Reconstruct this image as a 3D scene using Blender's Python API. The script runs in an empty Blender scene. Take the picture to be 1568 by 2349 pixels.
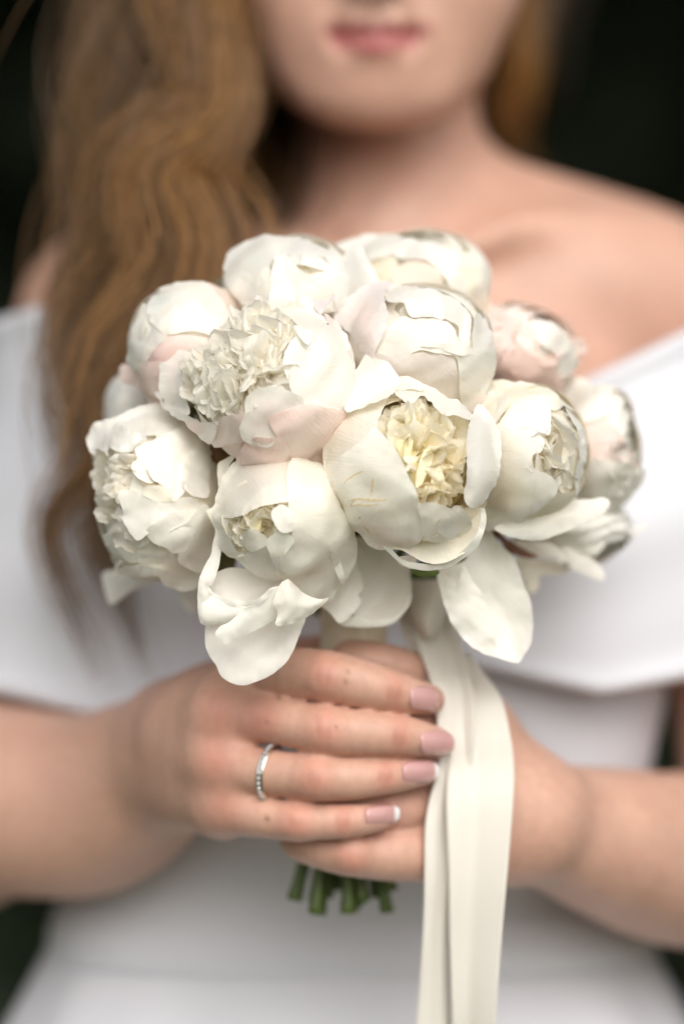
import bpy, math, random
import numpy as np
from mathutils import Vector, Matrix
from mathutils.geometry import delaunay_2d_cdt

random.seed(7); rng = np.random.default_rng(7)
S = bpy.context.scene
COL = S.collection

# ------------------------------------------------------------------ camera
CAM_D = 1.30          # metres from the lens to the plane of the front blooms
ZC = 1.15             # camera height
PXM = 6200.0          # picture units (1568 wide) per metre on that plane
cam_d = bpy.data.cameras.new('camera'); cam = bpy.data.objects.new('camera', cam_d); COL.objects.link(cam)
cam.location = (0, -CAM_D, ZC); cam.rotation_euler = (math.radians(90), 0, 0)
cam_d.sensor_fit = 'VERTICAL'; cam_d.sensor_height = 36.0; cam_d.sensor_width = 24.0
cam_d.lens = 36.0 * CAM_D / (2349 / PXM)
cam_d.clip_end = 200.0
cam_d.dof.use_dof = True; cam_d.dof.focus_distance = CAM_D - 0.006
cam_d.dof.aperture_fstop = 2.35
S.camera = cam

# ------------------------------------------------------------------ world, sun, exposure
SUN_EL, SUN_AZ = math.radians(40), math.radians(12)      # azimuth: to the right of the camera's back
w = bpy.data.worlds.new('World'); S.world = w; w.use_nodes = True
nt = w.node_tree; nt.nodes.clear()
sky = nt.nodes.new('ShaderNodeTexSky'); sky.sky_type = 'NISHITA'; sky.sun_disc = False
sky.sun_elevation = SUN_EL; sky.sun_rotation = math.pi - SUN_AZ
sky.air_density = 1.0; sky.dust_density = 4.0; sky.ozone_density = 1.0
hsv = nt.nodes.new('ShaderNodeHueSaturation'); hsv.inputs['Saturation'].default_value = 0.20   # thin white overcast
bg = nt.nodes.new('ShaderNodeBackground'); bg.inputs['Strength'].default_value = 0.145
wo = nt.nodes.new('ShaderNodeOutputWorld')
nt.links.new(sky.outputs[0], hsv.inputs['Color']); nt.links.new(hsv.outputs[0], bg.inputs[0]); nt.links.new(bg.outputs[0], wo.inputs[0])
sd = bpy.data.lights.new('sun', 'SUN'); sd.energy = 0.62; sd.angle = math.radians(60); sd.color = (1.0, 0.92, 0.80)
sun = bpy.data.objects.new('sun', sd); COL.objects.link(sun); sun.location = (1, -3, 5)
sdir = Vector((math.sin(SUN_AZ) * math.cos(SUN_EL), -math.cos(SUN_AZ) * math.cos(SUN_EL), math.sin(SUN_EL)))
sun.rotation_euler = sdir.to_track_quat('Z', 'Y').to_euler()
vs = S.view_settings; vs.view_transform = 'Standard'; vs.look = 'None'; vs.gamma = 1.0; vs.exposure = 0.46
S.cycles.max_bounces = 24; S.cycles.diffuse_bounces = 12; S.cycles.transmission_bounces = 16; S.cycles.glossy_bounces = 4

# ------------------------------------------------------------------ coordinates and helpers
def P(px, py, y):
    """A point of the place from where it shows in the picture (1568 x 2349) and its depth y in metres."""
    k = (CAM_D + y) / CAM_D / PXM
    return np.array([(px - 784.0) * k, y, ZC - (py - 1174.5) * k])
NAT = 1.7436                                         # full-size pixels per picture unit
ZOOM = {1: (640, 1150, 1.96), 2: (340, 1560, 2.61), 3: (780, 1780, 2.24), 4: (1260, 1380, 1.96), 5: (1300, 900, 2.24),
        6: (1800, 1180, 1.9575), 7: (480, 900, 1.568), 8: (1240, 2000, 1.568), 0: (0, 0, 1 / NAT)}
def dz(z, pts):
    x0, y0, s = ZOOM[z]
    a = np.asarray(pts, float).copy()
    a[:, 0] = (x0 + a[:, 0] / s) / NAT; a[:, 1] = (y0 + a[:, 1] / s) / NAT
    return a

def link(name, verts, faces, mat, parent=None, smooth=True, cols=None, uv=None, origin=None):
    me = bpy.data.meshes.new(name)
    verts = np.asarray(verts, float)
    if parent is not None and origin is None: origin = parent.get('_o', None)
    if origin is not None: verts = verts - np.asarray(origin)
    me.from_pydata(verts.tolist(), [], faces if isinstance(faces, list) else faces.tolist())
    if smooth: me.polygons.foreach_set('use_smooth', np.ones(len(me.polygons), bool))
    if cols is not None:
        at = me.color_attributes.new('Col', 'FLOAT_COLOR', 'POINT')
        c = np.ones((len(verts), 4), np.float32); c[:, :3] = cols
        at.data.foreach_set('color', c.ravel())
    if uv is not None:
        at = me.attributes.new('vein', 'FLOAT_VECTOR', 'POINT')
        u3 = np.zeros((len(verts), 3), np.float32); u3[:, :2] = uv
        at.data.foreach_set('vector', u3.ravel())
    me.materials.append(mat); me.update()
    o = bpy.data.objects.new(name, me); COL.objects.link(o)
    if parent is not None: o.parent = parent
    elif origin is not None: o.location = origin
    return o
def thing(name, label, cat, loc, group=None):
    o = bpy.data.objects.new(name, None); COL.objects.link(o); o.location = loc; o.empty_display_size = .02
    o['label'] = label; o['category'] = cat; o['_o'] = [float(v) for v in loc]
    if group: o['group'] = group
    return o
def tag(o, label=None, cat=None, kind=None, group=None):
    if label: o['label'] = label
    if cat: o['category'] = cat
    if kind: o['kind'] = kind
    if group: o['group'] = group
    return o
def catmull(pts, n, closed=False):
    p = np.asarray(pts, float); m = len(p)
    if closed: q = np.vstack([p[-1], p, p[0], p[1]]); segs = m
    else: q = np.vstack([2 * p[0] - p[1], p, 2 * p[-1] - p[-2]]); segs = m - 1
    out = []
    for i in range(segs):
        a, b, c, d = q[i], q[i + 1], q[i + 2], q[i + 3]
        for t in np.linspace(0, 1, n, endpoint=False):
            out.append(.5 * (2 * b + (c - a) * t + (2 * a - 5 * b + 4 * c - d) * t * t + (3 * b - a - 3 * c + d) * t ** 3))
    if not closed: out.append(p[-1])
    return np.array(out)
class Wave:
    """Smooth noise: a sum of random plane waves of about one wavelength."""
    def __init__(s, wl, n=9, dim=3, seed=0):
        r = np.random.default_rng(seed); k = r.normal(size=(n, dim)); k /= np.linalg.norm(k, axis=1)[:, None]
        s.k = k * (2 * np.pi / wl) * r.uniform(.7, 1.4, (n, 1)); s.p = r.uniform(0, 6.28, n); s.n = n
    def __call__(s, x): return np.sin(x @ s.k.T + s.p).sum(1) / math.sqrt(s.n)
def sstep(a, b, x):
    t = np.clip((x - a) / (b - a), 0, 1); return t * t * (3 - 2 * t)

# ------------------------------------------------------------------ materials
def mat(name):
    m = bpy.data.materials.new(name); m.use_nodes = True; m.node_tree.nodes.clear(); return m, m.node_tree
def N(t, kind, **kw):
    n = t.nodes.new(kind)
    for k, v in kw.items():
        if k in n.inputs: n.inputs[k].default_value = v
        else: setattr(n, k, v)
    return n
def petal_material(name='petal', fac=.30):
    m, t = mat(name); L = t.links.new
    at = N(t, 'ShaderNodeAttribute', attribute_name='Col'); ve = N(t, 'ShaderNodeAttribute', attribute_name='vein')
    mp = N(t, 'ShaderNodeMapping'); mp.inputs['Scale'].default_value = (1.0, 0.07, 1)
    nz = N(t, 'ShaderNodeTexNoise', Scale=1.6, Detail=3.0)
    nz2 = N(t, 'ShaderNodeTexNoise', Scale=.35, Detail=4.0)
    L(ve.outputs['Vector'], mp.inputs[0]); L(mp.outputs[0], nz.inputs['Vector']); L(ve.outputs['Vector'], nz2.inputs['Vector'])
    ad = N(t, 'ShaderNodeMath', operation='MULTIPLY_ADD'); ad.inputs[1].default_value = .8
    L(nz2.outputs[0], ad.inputs[0]); L(nz.outputs[0], ad.inputs[2])
    bp = N(t, 'ShaderNodeBump', Strength=.32, Distance=.0006); L(ad.outputs[0], bp.inputs['Height'])
    mr = N(t, 'ShaderNodeMapRange'); mr.inputs[1].default_value = .3; mr.inputs[2].default_value = .7; mr.inputs[3].default_value = .98; mr.inputs[4].default_value = 1.0
    L(nz.outputs[0], mr.inputs[0])
    mx = N(t, 'ShaderNodeVectorMath', operation='SCALE'); L(at.outputs['Color'], mx.inputs[0]); L(mr.outputs[0], mx.inputs['Scale'])
    df = N(t, 'ShaderNodeBsdfDiffuse'); tr = N(t, 'ShaderNodeBsdfTranslucent'); gl = N(t, 'ShaderNodeBsdfGlossy', Roughness=.42)
    for s in (df, tr): L(mx.outputs[0], s.inputs['Color'])
    for s in (df, tr, gl): L(bp.outputs[0], s.inputs['Normal'])
    m1 = N(t, 'ShaderNodeMixShader', Fac=fac); L(df.outputs[0], m1.inputs[1]); L(tr.outputs[0], m1.inputs[2])
    fr = N(t, 'ShaderNodeFresnel', IOR=1.33); L(bp.outputs[0], fr.inputs['Normal'])
    fm = N(t, 'ShaderNodeMath', operation='MULTIPLY'); fm.inputs[1].default_value = .22; L(fr.outputs[0], fm.inputs[0])
    m2 = N(t, 'ShaderNodeMixShader'); L(fm.outputs[0], m2.inputs[0]); L(m1.outputs[0], m2.inputs[1]); L(gl.outputs[0], m2.inputs[2])
    o = N(t, 'ShaderNodeOutputMaterial'); L(m2.outputs[0], o.inputs[0])
    return m
def principled(name, color, rough=.6, attr=False, noise=None, bump=None, **kw):
    m, t = mat(name); L = t.links.new
    b = N(t, 'ShaderNodeBsdfPrincipled'); b.inputs['Roughness'].default_value = rough
    for k, v in kw.items(): b.inputs[k.replace('_', ' ')].default_value = v
    src = None
    if attr:
        at = N(t, 'ShaderNodeAttribute', attribute_name='Col'); src = at.outputs['Color']
    else: b.inputs['Base Color'].default_value = (*color, 1)
    tc = N(t, 'ShaderNodeTexCoord')
    if noise:
        sc, lo, hi = noise
        nz = N(t, 'ShaderNodeTexNoise', Scale=sc, Detail=5.0); L(tc.outputs['Object'], nz.inputs['Vector'])
        mr = N(t, 'ShaderNodeMapRange'); mr.inputs[1].default_value = .3; mr.inputs[2].default_value = .7; mr.inputs[3].default_value = lo; mr.inputs[4].default_value = hi
        L(nz.outputs[0], mr.inputs[0])
        mx = N(t, 'ShaderNodeVectorMath', operation='SCALE'); L(mr.outputs[0], mx.inputs['Scale'])
        if src: L(src, mx.inputs[0])
        else: mx.inputs[0].default_value = color
        src = mx.outputs[0]
    if src: L(src, b.inputs['Base Color'])
    if bump:
        sc, dist = bump
        nb = N(t, 'ShaderNodeTexNoise', Scale=sc, Detail=4.0); L(tc.outputs['Object'], nb.inputs['Vector'])
        bp = N(t, 'ShaderNodeBump', Strength=.6, Distance=dist); L(nb.outputs[0], bp.inputs['Height']); L(bp.outputs[0], b.inputs['Normal'])
    o = N(t, 'ShaderNodeOutputMaterial'); L(b.outputs[0], o.inputs[0])
    return m
def ribbon_material():
    m, t = mat('grosgrain'); L = t.links.new
    b = N(t, 'ShaderNodeBsdfPrincipled'); b.inputs['Base Color'].default_value = (.82, .775, .695, 1); b.inputs['Roughness'].default_value = .42
    b.inputs['Sheen Weight'].default_value = .15
    tc = N(t, 'ShaderNodeTexCoord'); wv = N(t, 'ShaderNodeTexWave', Scale=420.0, Distortion=.4); wv.bands_direction = 'Z'
    L(tc.outputs['Object'], wv.inputs['Vector'])
    bp = N(t, 'ShaderNodeBump', Strength=.35, Distance=.0003); L(wv.outputs[0], bp.inputs['Height']); L(bp.outputs[0], b.inputs['Normal'])
    tl = N(t, 'ShaderNodeBsdfTranslucent'); tl.inputs[0].default_value = (.82, .775, .695, 1)
    mx = N(t, 'ShaderNodeMixShader', Fac=.18); L(b.outputs[0], mx.inputs[1]); L(tl.outputs[0], mx.inputs[2])
    o = N(t, 'ShaderNodeOutputMaterial'); L(mx.outputs[0], o.inputs[0])
    return m
M_PETAL = petal_material(); M_THIN = petal_material('thin_petal', .55)
M_STAIN = principled('petal_bruise', (.72, .58, .34), .6, noise=(900, .8, 1.25))
M_GREEN = principled('sepal_green', (.10, .13, .03), .5, attr=True, noise=(160, .6, 1.4), bump=(300, .0005))
M_STEM = principled('stem_green', (.07, .105, .018), .45, noise=(140, .7, 1.4))
M_SKIN = principled('skin', (.6, .4, .3), .47, attr=True, noise=(260, .93, 1.05), bump=(1500, .00012), Subsurface_Weight=.22,
                    Subsurface_Radius=(.0034, .0013, .0008), Subsurface_Scale=1.0, Specular_IOR_Level=.4)
M_NAIL = principled('nail_polish', (.6, .4, .4), .16, attr=True, Coat_Weight=.5)
M_HAIR = principled('hair', (.3, .2, .1), .36, attr=True, Specular_IOR_Level=.6)
M_DRESS = principled('crepe_dress', (.665, .66, .695), .55, noise=(14, .97, 1.0), Sheen_Weight=.1)
M_RIBBON = ribbon_material()
M_WRAP = principled('satin_wrap', (.72, .62, .46), .4, noise=(200, .9, 1.05))
M_METAL = principled('white_gold', (.78, .75, .70), .22, Metallic=1.0)
M_STONE = principled('ring_stone', (.92, .92, .95), .05, Transmission_Weight=.5, IOR=2.2)
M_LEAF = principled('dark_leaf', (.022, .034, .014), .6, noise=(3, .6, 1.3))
M_BARK = principled('bark', (.05, .04, .03), .9, noise=(6, .6, 1.3), bump=(20, .02))
M_GROUND = principled('grass_ground', (.05, .07, .025), .9, noise=(1.5, .6, 1.3), bump=(30, .02))

# ------------------------------------------------------------------ setting: ground, hedge, unseen tree added to shade the place behind
def grid_sheet(name, x0, x1, y0, y1, n, f, m):
    xs = np.linspace(x0, x1, n); ys = np.linspace(y0, y1, n)
    v = [(x, y, f(x, y)) for y in ys for x in xs]
    fc = [(j * n + i, j * n + i + 1, (j + 1) * n + i + 1, (j + 1) * n + i) for j in range(n - 1) for i in range(n - 1)]
    return link(name, v, fc, m)
tag(grid_sheet('ground', -80, 80, -80, 80, 41, lambda x, y: .03 * math.sin(x * .7) * math.cos(y * .6) - .05, M_GROUND), kind='structure')
def leaf_cloud(n, lo, hi, size, r, shape=None):
    c = r.uniform(lo, hi, (n, 3))
    if shape is not None: c = c[shape(c)]; n = len(c)
    a = r.normal(size=(n, 3)); a /= np.linalg.norm(a, axis=1)[:, None]
    b = np.cross(a, r.normal(size=(n, 3))); b /= np.linalg.norm(b, axis=1)[:, None]
    s = size * r.uniform(.6, 1.3, (n, 1)); nn = np.cross(a, b) * s * .25
    v = np.stack([c - a * s, c + b * s * .45 + nn, c + a * s, c - b * s * .45 + nn], 1).reshape(-1, 3)
    f = np.arange(4 * n).reshape(n, 4)
    return v, f
lr = np.random.default_rng(3)
v1, f1 = leaf_cloud(15000, (-7, 5.2, 0), (7, 6.6, 4.6), .11, lr)
v2 = []; nx = 30  # solid sheet added behind the leaves so no sky leaks through
for j in range(12):
    for i in range(nx): v2.append((-7.4 + 14.8 * i / (nx - 1), 6.5 + .25 * math.sin(i * 1.7 + j * 2.1), -.1 + 4.6 * j / 11))
f2 = [(j * nx + i, j * nx + i + 1, (j + 1) * nx + i + 1, (j + 1) * nx + i) for j in range(11) for i in range(nx - 1)]
hv = np.vstack([v1, np.array(v2)]); hf = f1.tolist() + [tuple(k + len(v1) for k in q) for q in f2]
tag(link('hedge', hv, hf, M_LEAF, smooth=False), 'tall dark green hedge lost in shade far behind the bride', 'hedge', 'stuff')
tree = thing('added_shade_tree', 'unseen spreading tree added to keep sky light off the hedge', 'tree', (3.4, 4.2, 0))
def tube(path, radii, ns=10):
    path = np.asarray(path, float); v = []; f = []
    n = len(path)
    t = np.gradient(path, axis=0); t /= np.linalg.norm(t, axis=1)[:, None] + 1e-12
    ref = np.array([0, 1., 0]) if abs(t[0][1]) < .8 else np.array([1., 0, 0])
    for i in range(n):
        a = np.cross(t[i], ref); a /= np.linalg.norm(a) + 1e-12; b = np.cross(t[i], a)
        for k in range(ns):
            an = 2 * math.pi * k / ns; v.append(path[i] + radii[i] * (a * math.cos(an) + b * math.sin(an)))
    for i in range(n - 1):
        for k in range(ns): f.append((i * ns + k, i * ns + (k + 1) % ns, (i + 1) * ns + (k + 1) % ns, (i + 1) * ns + k))
    f.append(tuple(range(ns))[::-1]); f.append(tuple((n - 1) * ns + k for k in range(ns)))
    return v, f
tv, tf = tube([(3.4, 4.2, -.1), (3.35, 4.2, .8), (3.2, 4.15, 1.8), (2.9, 4.1, 2.8), (2.2, 4, 3.6)], [.3, .22, .19, .16, .1], 14)
for e in [(0, 3.4, 4.2), (4.8, 3.2, 4.2), (2.2, 5.5, 4.3), (-2.2, 4, 4.0)]:
    a, b = tube([(3.0, 4.1, 2.6), ((3 + e[0]) / 2, (4.1 + e[1]) / 2, 3.6), e], [.11, .08, .04], 8)
    tf += [tuple(k + len(tv) for k in q) for q in b]; tv = list(tv) + list(a)
link('added_trunk', tv, tf, M_BARK, tree)
cv, cf = leaf_cloud(28000, (-7, .6, 2.6), (7, 6.6, 4.6), .15, lr, lambda c: (c[:, 2] > 2.75 + .25 * np.sin(c[:, 0] * 1.3) + .15 * np.sin(c[:, 1] * 2)))  # leaf mass added out of view to block light from above
link('added_crown', cv, cf, M_LEAF, tree, smooth=False)

# ------------------------------------------------------------------ the bride: body as one implicit surface
def axis(segs):
    out = [segs[0][0]]
    for a, b, h in segs:
        n = max(1, int(round((b - a) / h))); out += list(np.linspace(a, b, n + 1)[1:])
    return np.array(out, np.float32)
AX = axis([(-.235, -.075, .0045), (-.075, .065, .00115), (.065, .245, .0045)])
AY = axis([(.010, .075, .00125), (.075, .11, .0025), (.11, .42, .006)])
AZ = axis([(.93, .985, .005), (.985, 1.115, .00115), (1.115, 1.565, .0055)])
F = np.full((len(AX), len(AY), len(AZ)), .06, np.float32)
def sl(lo, hi):
    r = []
    for A, a, b in zip((AX, AY, AZ), lo, hi):
        i0 = max(0, int(np.searchsorted(A, a)) - 1); i1 = min(len(A), int(np.searchsorted(A, b)) + 1)
        if i1 - i0 < 1: return None
        r.append(slice(i0, i1))
    return tuple(r)
def smin(a, b, k):
    h = np.clip(.5 + .5 * (b - a) / k, 0, 1); return b + (a - b) * h - k * h * (1 - h)
def cone_field(s, a, b, ra, rb):
    X = AX[s[0]][:, None, None]; Y = AY[s[1]][None, :, None]; Z = AZ[s[2]][None, None, :]
    ba = b - a; L2 = float(ba @ ba) + 1e-12
    t = np.clip(((X - a[0]) * ba[0] + (Y - a[1]) * ba[1] + (Z - a[2]) * ba[2]) / L2, 0, 1)
    return np.sqrt((X - a[0] - t * ba[0]) ** 2 + (Y - a[1] - t * ba[1]) ** 2 + (Z - a[2] - t * ba[2]) ** 2) - (ra + (rb - ra) * t)
def cone(a, b, ra, rb, k, arr=None):
    arr = F if arr is None else arr; a = np.asarray(a, np.float32); b = np.asarray(b, np.float32)
    m = max(ra, rb) + 2 * k + .007
    s = sl(np.minimum(a, b) - m, np.maximum(a, b) + m)
    if s is None: return
    arr[s] = smin(arr[s], cone_field(s, a, b, ra, rb).astype(np.float32), k)
def chain(pts, k, n=7):
    """pts: (px, py, y, radius mm); one smooth sweep, then blended into the body"""
    d = catmull(np.array(pts, float), n) if len(pts) > 2 else np.array([np.array(pts[0]) * (1 - t) + np.array(pts[1]) * t for t in np.linspace(0, 1, 6)], float)
    q = np.array([P(a, b, c) for a, b, c, _ in d]); R = d[:, 3:4] / 1000
    s = sl((q - R).min(0) - 2 * k - .008, (q + R).max(0) + 2 * k + .008)
    if s is None: return
    sub = np.full(F[s].shape, .06, np.float32); o = [z.start for z in s]
    for i in range(len(d) - 1):
        a = q[i].astype(np.float32); b = q[i + 1].astype(np.float32); m = max(R[i, 0], R[i + 1, 0]) + 2 * k + .008
        w = sl(np.minimum(a, b) - m, np.maximum(a, b) + m)
        if w is None: continue
        v = tuple(slice(max(0, w[j].start - o[j]), max(0, w[j].stop - o[j])) for j in range(3))
        w = tuple(slice(v[j].start + o[j], min(v[j].stop, sub.shape[j]) + o[j]) for j in range(3)); v = tuple(slice(w[j].start - o[j], w[j].stop - o[j]) for j in range(3))
        if min(z.stop - z.start for z in v) < 1: continue
        sub[v] = np.minimum(sub[v], cone_field(w, a, b, R[i, 0], R[i + 1, 0]).astype(np.float32))
    F[s] = smin(F[s], sub, k)
def ell(c, r, k, sub=False):
    c = np.asarray(c, np.float32); r = np.asarray(r, np.float32); m = r + 2 * k + .008
    s = sl(c - m, c + m)
    X = (AX[s[0]][:, None, None] - c[0]) / r[0]; Y = (AY[s[1]][None, :, None] - c[1]) / r[1]; Z = (AZ[s[2]][None, None, :] - c[2]) / r[2]
    k0 = np.sqrt(X * X + Y * Y + Z * Z); k1 = np.sqrt((X / r[0]) ** 2 + (Y / r[1]) ** 2 + (Z / r[2]) ** 2) + 1e-6
    d = (k0 * (k0 - 1) / k1).astype(np.float32)
    if sub: F[s] = -smin(-F[s], d, k)
    else: F[s] = smin(F[s], d, k)
# torso, neck, shoulders, arms
ell(P(880, 1130, .285), (.145, .092, .125), .02)
ell(P(820, 1750, .265), (.120, .085, .20), .03)
ell(P(630, 1250, .225), (.065, .055, .065), .03); ell(P(1130, 1250, .225), (.065, .055, .065), .03)
chain([(872, 120, .305, 44), (876, 330, .302, 44.5), (885, 560, .288, 50)], .010)
chain([(900, 500, .305, 42), (1420, 655, .30, 39), (1640, 790, .295, 45)], .018)
chain([(860, 500, .315, 42), (480, 645, .32, 40), (285, 755, .31, 46)], .018)
chain([(1640, 790, .295, 46), (1730, 1400, .27, 42), (1800, 1960, .24, 42)], .015)
chain([(285, 755, .31, 46), (100, 1350, .28, 42), (-110, 1850, .235, 42)], .015)
ell(P(1270, 735, .285), (.08, .052, .050), .02); ell(P(1300, 640, .268), (.06, .034, .028), .02); ell(P(560, 735, .290), (.08, .05, .050), .02)
chain([(985, 610, .222, 6), (1120, 545, .226, 6.5), (1250, 520, .238, 7), (1480, 575, .268, 8)], .014)
chain([(770, 610, .226, 6), (600, 560, .245, 7), (400, 600, .28, 8)], .014)
# head
ell(P(862, -320, .285), (.075, .096, .106), .02)
ell(P(859, -40, .262), (.0620, .078, .0628), .010)
ell(P(727, 108, .224), (.025, .028, .027), .02); ell(P(993, 108, .224), (.025, .028, .027), .02)
ell(P(862, 217, .206), (.030, .018, .015), .02)
ell(P(675, -70, .215), (.030, .026, .028), .02); ell(P(1045, -70, .215), (.030, .026, .028), .02)
ell(P(860, 84, .196), (.027, .014, .019), .012)
chain([(858, -330, .186, 6), (860, -150, .172, 8), (860, -85, .164, 10)], .010)
ell(P(822, -66, .18), (.009, .010, .008), .006); ell(P(898, -66, .18), (.009, .010, .008), .006)
for ex in (690, 1030): ell(P(ex, -300, .166), (.022, .02, .015), .014, sub=True); ell(P(ex, -300, .205), (.0125, .0125, .0125), .003)
for ex in (535, 1185): ell(P(ex, -260, .295), (.008, .018, .03), .006)
# lips: upper with a bow, lower fuller, parting line between
chain([(742, 76, .200, 1.5), (800, 66, .187, 3.6), (845, 60, .1835, 4.2), (862, 62, .183, 4.0), (880, 60, .1835, 4.2), (920, 65, .187, 3.6), (978, 74, .200, 1.5)], .003)
chain([(750, 80, .199, 1.5), (805, 95, .188, 4.2), (862, 102, .1815, 6.0), (920, 94, .188, 4.2), (972, 78, .199, 1.5)], .003)
chainp = [P(*q) for q in [(728, 76, .1985), (790, 79, .184), (862, 77, .1775), (930, 78, .184), (993, 73, .1985)]]
for a, b in zip(chainp[:-1], chainp[1:]):
    a = a.astype(np.float32); b = b.astype(np.float32); s = sl(np.minimum(a, b) - .012, np.maximum(a, b) + .012)
    F[s] = -smin(-F[s], cone_field(s, a, b, .0027, .0027), .003)
# forearms, each a pair of sweeps so that the wrist is flatter than it is wide
chain([(-110, 1820, .235, 40), (0, 1815, .195, 37), (200, 1815, .165, 32.5), (330, 1745, .138, 26), (405, 1690, .112, 20), (470, 1665, .084, 15)], .014)
chain([(-110, 1880, .235, 40), (0, 1860, .195, 36), (200, 1880, .168, 32), (330, 1830, .142, 26), (405, 1775, .116, 20), (470, 1775, .088, 15)], .014)
chain([(1800, 1960, .24, 42), (1568, 1972, .175, 37), (1400, 1935, .132, 31), (1300, 1905, .112, 26.5), (1190, 1872, .092, 23.5), (1110, 1850, .082, 22)], .012)
# hands: palms, then fingers with a tight crease between neighbours
FING = {
 'index': [(548, 1588, .058, 10.5), (640, 1548, .043, 10), (745, 1551, .032, 9.9), (850, 1573, .031, 9.1), (925, 1593, .035, 7.6), (975, 1603, .042, 6.0), (990, 1606, .047, 5)],
 'middle': [(505, 1642, .050, 11), (580, 1645, .042, 9.9), (650, 1655, .035, 9.2), (745, 1675, .0295, 9.4), (850, 1683, .0295, 8.8), (925, 1689, .033, 7.8), (985, 1700, .039, 6.3), (1012, 1705, .045, 5)],
 'ring': [(500, 1742, .050, 11), (570, 1764, .041, 9.4), (640, 1775, .0345, 8.7), (720, 1783, .0298, 8.9), (800, 1786, .0298, 8.3), (890, 1780, .033, 7), (950, 1773, .038, 5.7), (978, 1770, .043, 4.6)],
 'pinky': [(515, 1846, .056, 11), (560, 1862, .046, 9.4), (610, 1873, .0385, 8.3), (680, 1884, .033, 7.3), (790, 1884, .031, 6.6), (855, 1877, .034, 5.4), (884, 1872, .038, 4.4)]}
FIN2 = {
 'thumb': [(1075, 1690, .088, 13), (1000, 1590, .080, 10.5), (930, 1545, .066, 9.2), (860, 1520, .061, 8.2), (800, 1508, .062, 7)],
 'index': [(1085, 1680, .082, 15), (985, 1660, .064, 10), (860, 1660, .050, 9), (770, 1660, .056, 8), (735, 1660, .068, 7)],
 'middle': [(1090, 1765, .080, 15), (985, 1760, .063, 10), (860, 1758, .0495, 9), (760, 1755, .056, 8), (725, 1755, .068, 7)],
 'ring': [(1095, 1840, .082, 16), (985, 1850, .063, 11.5), (880, 1855, .0475, 9.5), (770, 1855, .0495, 8.8), (710, 1850, .060, 7.5)],
 'pinky': [(1100, 1920, .078, 17), (985, 1945, .060, 13), (900, 1958, .0495, 10.8), (800, 1957, .043, 8.8), (735, 1945, .046, 7.9), (693, 1934, .055, 7), (675, 1925, .067, 6)]}
for q, wy in zip(FING.values(), (1668, 1700, 1745, 1785)): chain([(408, wy, .112, 18), (q[0][0] - 50, q[0][1] + (wy - q[0][1]) * .35, q[0][2] + .020, 14.5), (q[0][0] - 5, q[0][1], q[0][2] + .004, 12)], .012)
chain([(430, 1680, .085, 16), (520, 1590, .09, 13), (640, 1525, .098, 10), (740, 1500, .100, 8)], .010)
for q in FIN2.values(): chain([(1190, 1872, .09, 20), (q[0][0], q[0][1], q[0][2] + .004, q[0][3])], .012)
def add_finger(q, kroot, ktip, x_root, x_free):
    p = np.array(q); p[:, 3] *= .975; lo = np.min([P(a, b, c) for a, b, c, _ in p], 0) - .028; hi = np.max([P(a, b, c) for a, b, c, _ in p], 0) + .028
    s = sl(lo, hi); G = np.full_like(F, .06) if False else None
    T = np.full(F.shape, .06, np.float32) if False else None
    sub = np.full(F[s].shape, .06, np.float32)
    d = catmull(p, 3); qq = [P(a, b, c) for a, b, c, _ in d]
    for i in range(len(d) - 1):
        a = qq[i].astype(np.float32); b = qq[i + 1].astype(np.float32)
        sub = smin(sub, cone_field(s, a, b, d[i][3] / 1000, d[i + 1][3] / 1000).astype(np.float32), .0012)
    k = kroot + (ktip - kroot) * sstep(x_root, x_free, AX[s[0]])[:, None, None]
    F[s] = smin(F[s], sub, k.astype(np.float32))
for q in FIN2.values(): add_finger(q, .0011, .009, P(960, 0, .05)[0], P(1070, 0, .06)[0])
for q in FING.values(): add_finger(q, .010, .0005, P(520, 0, .05)[0], P(610, 0, .045)[0])
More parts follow.
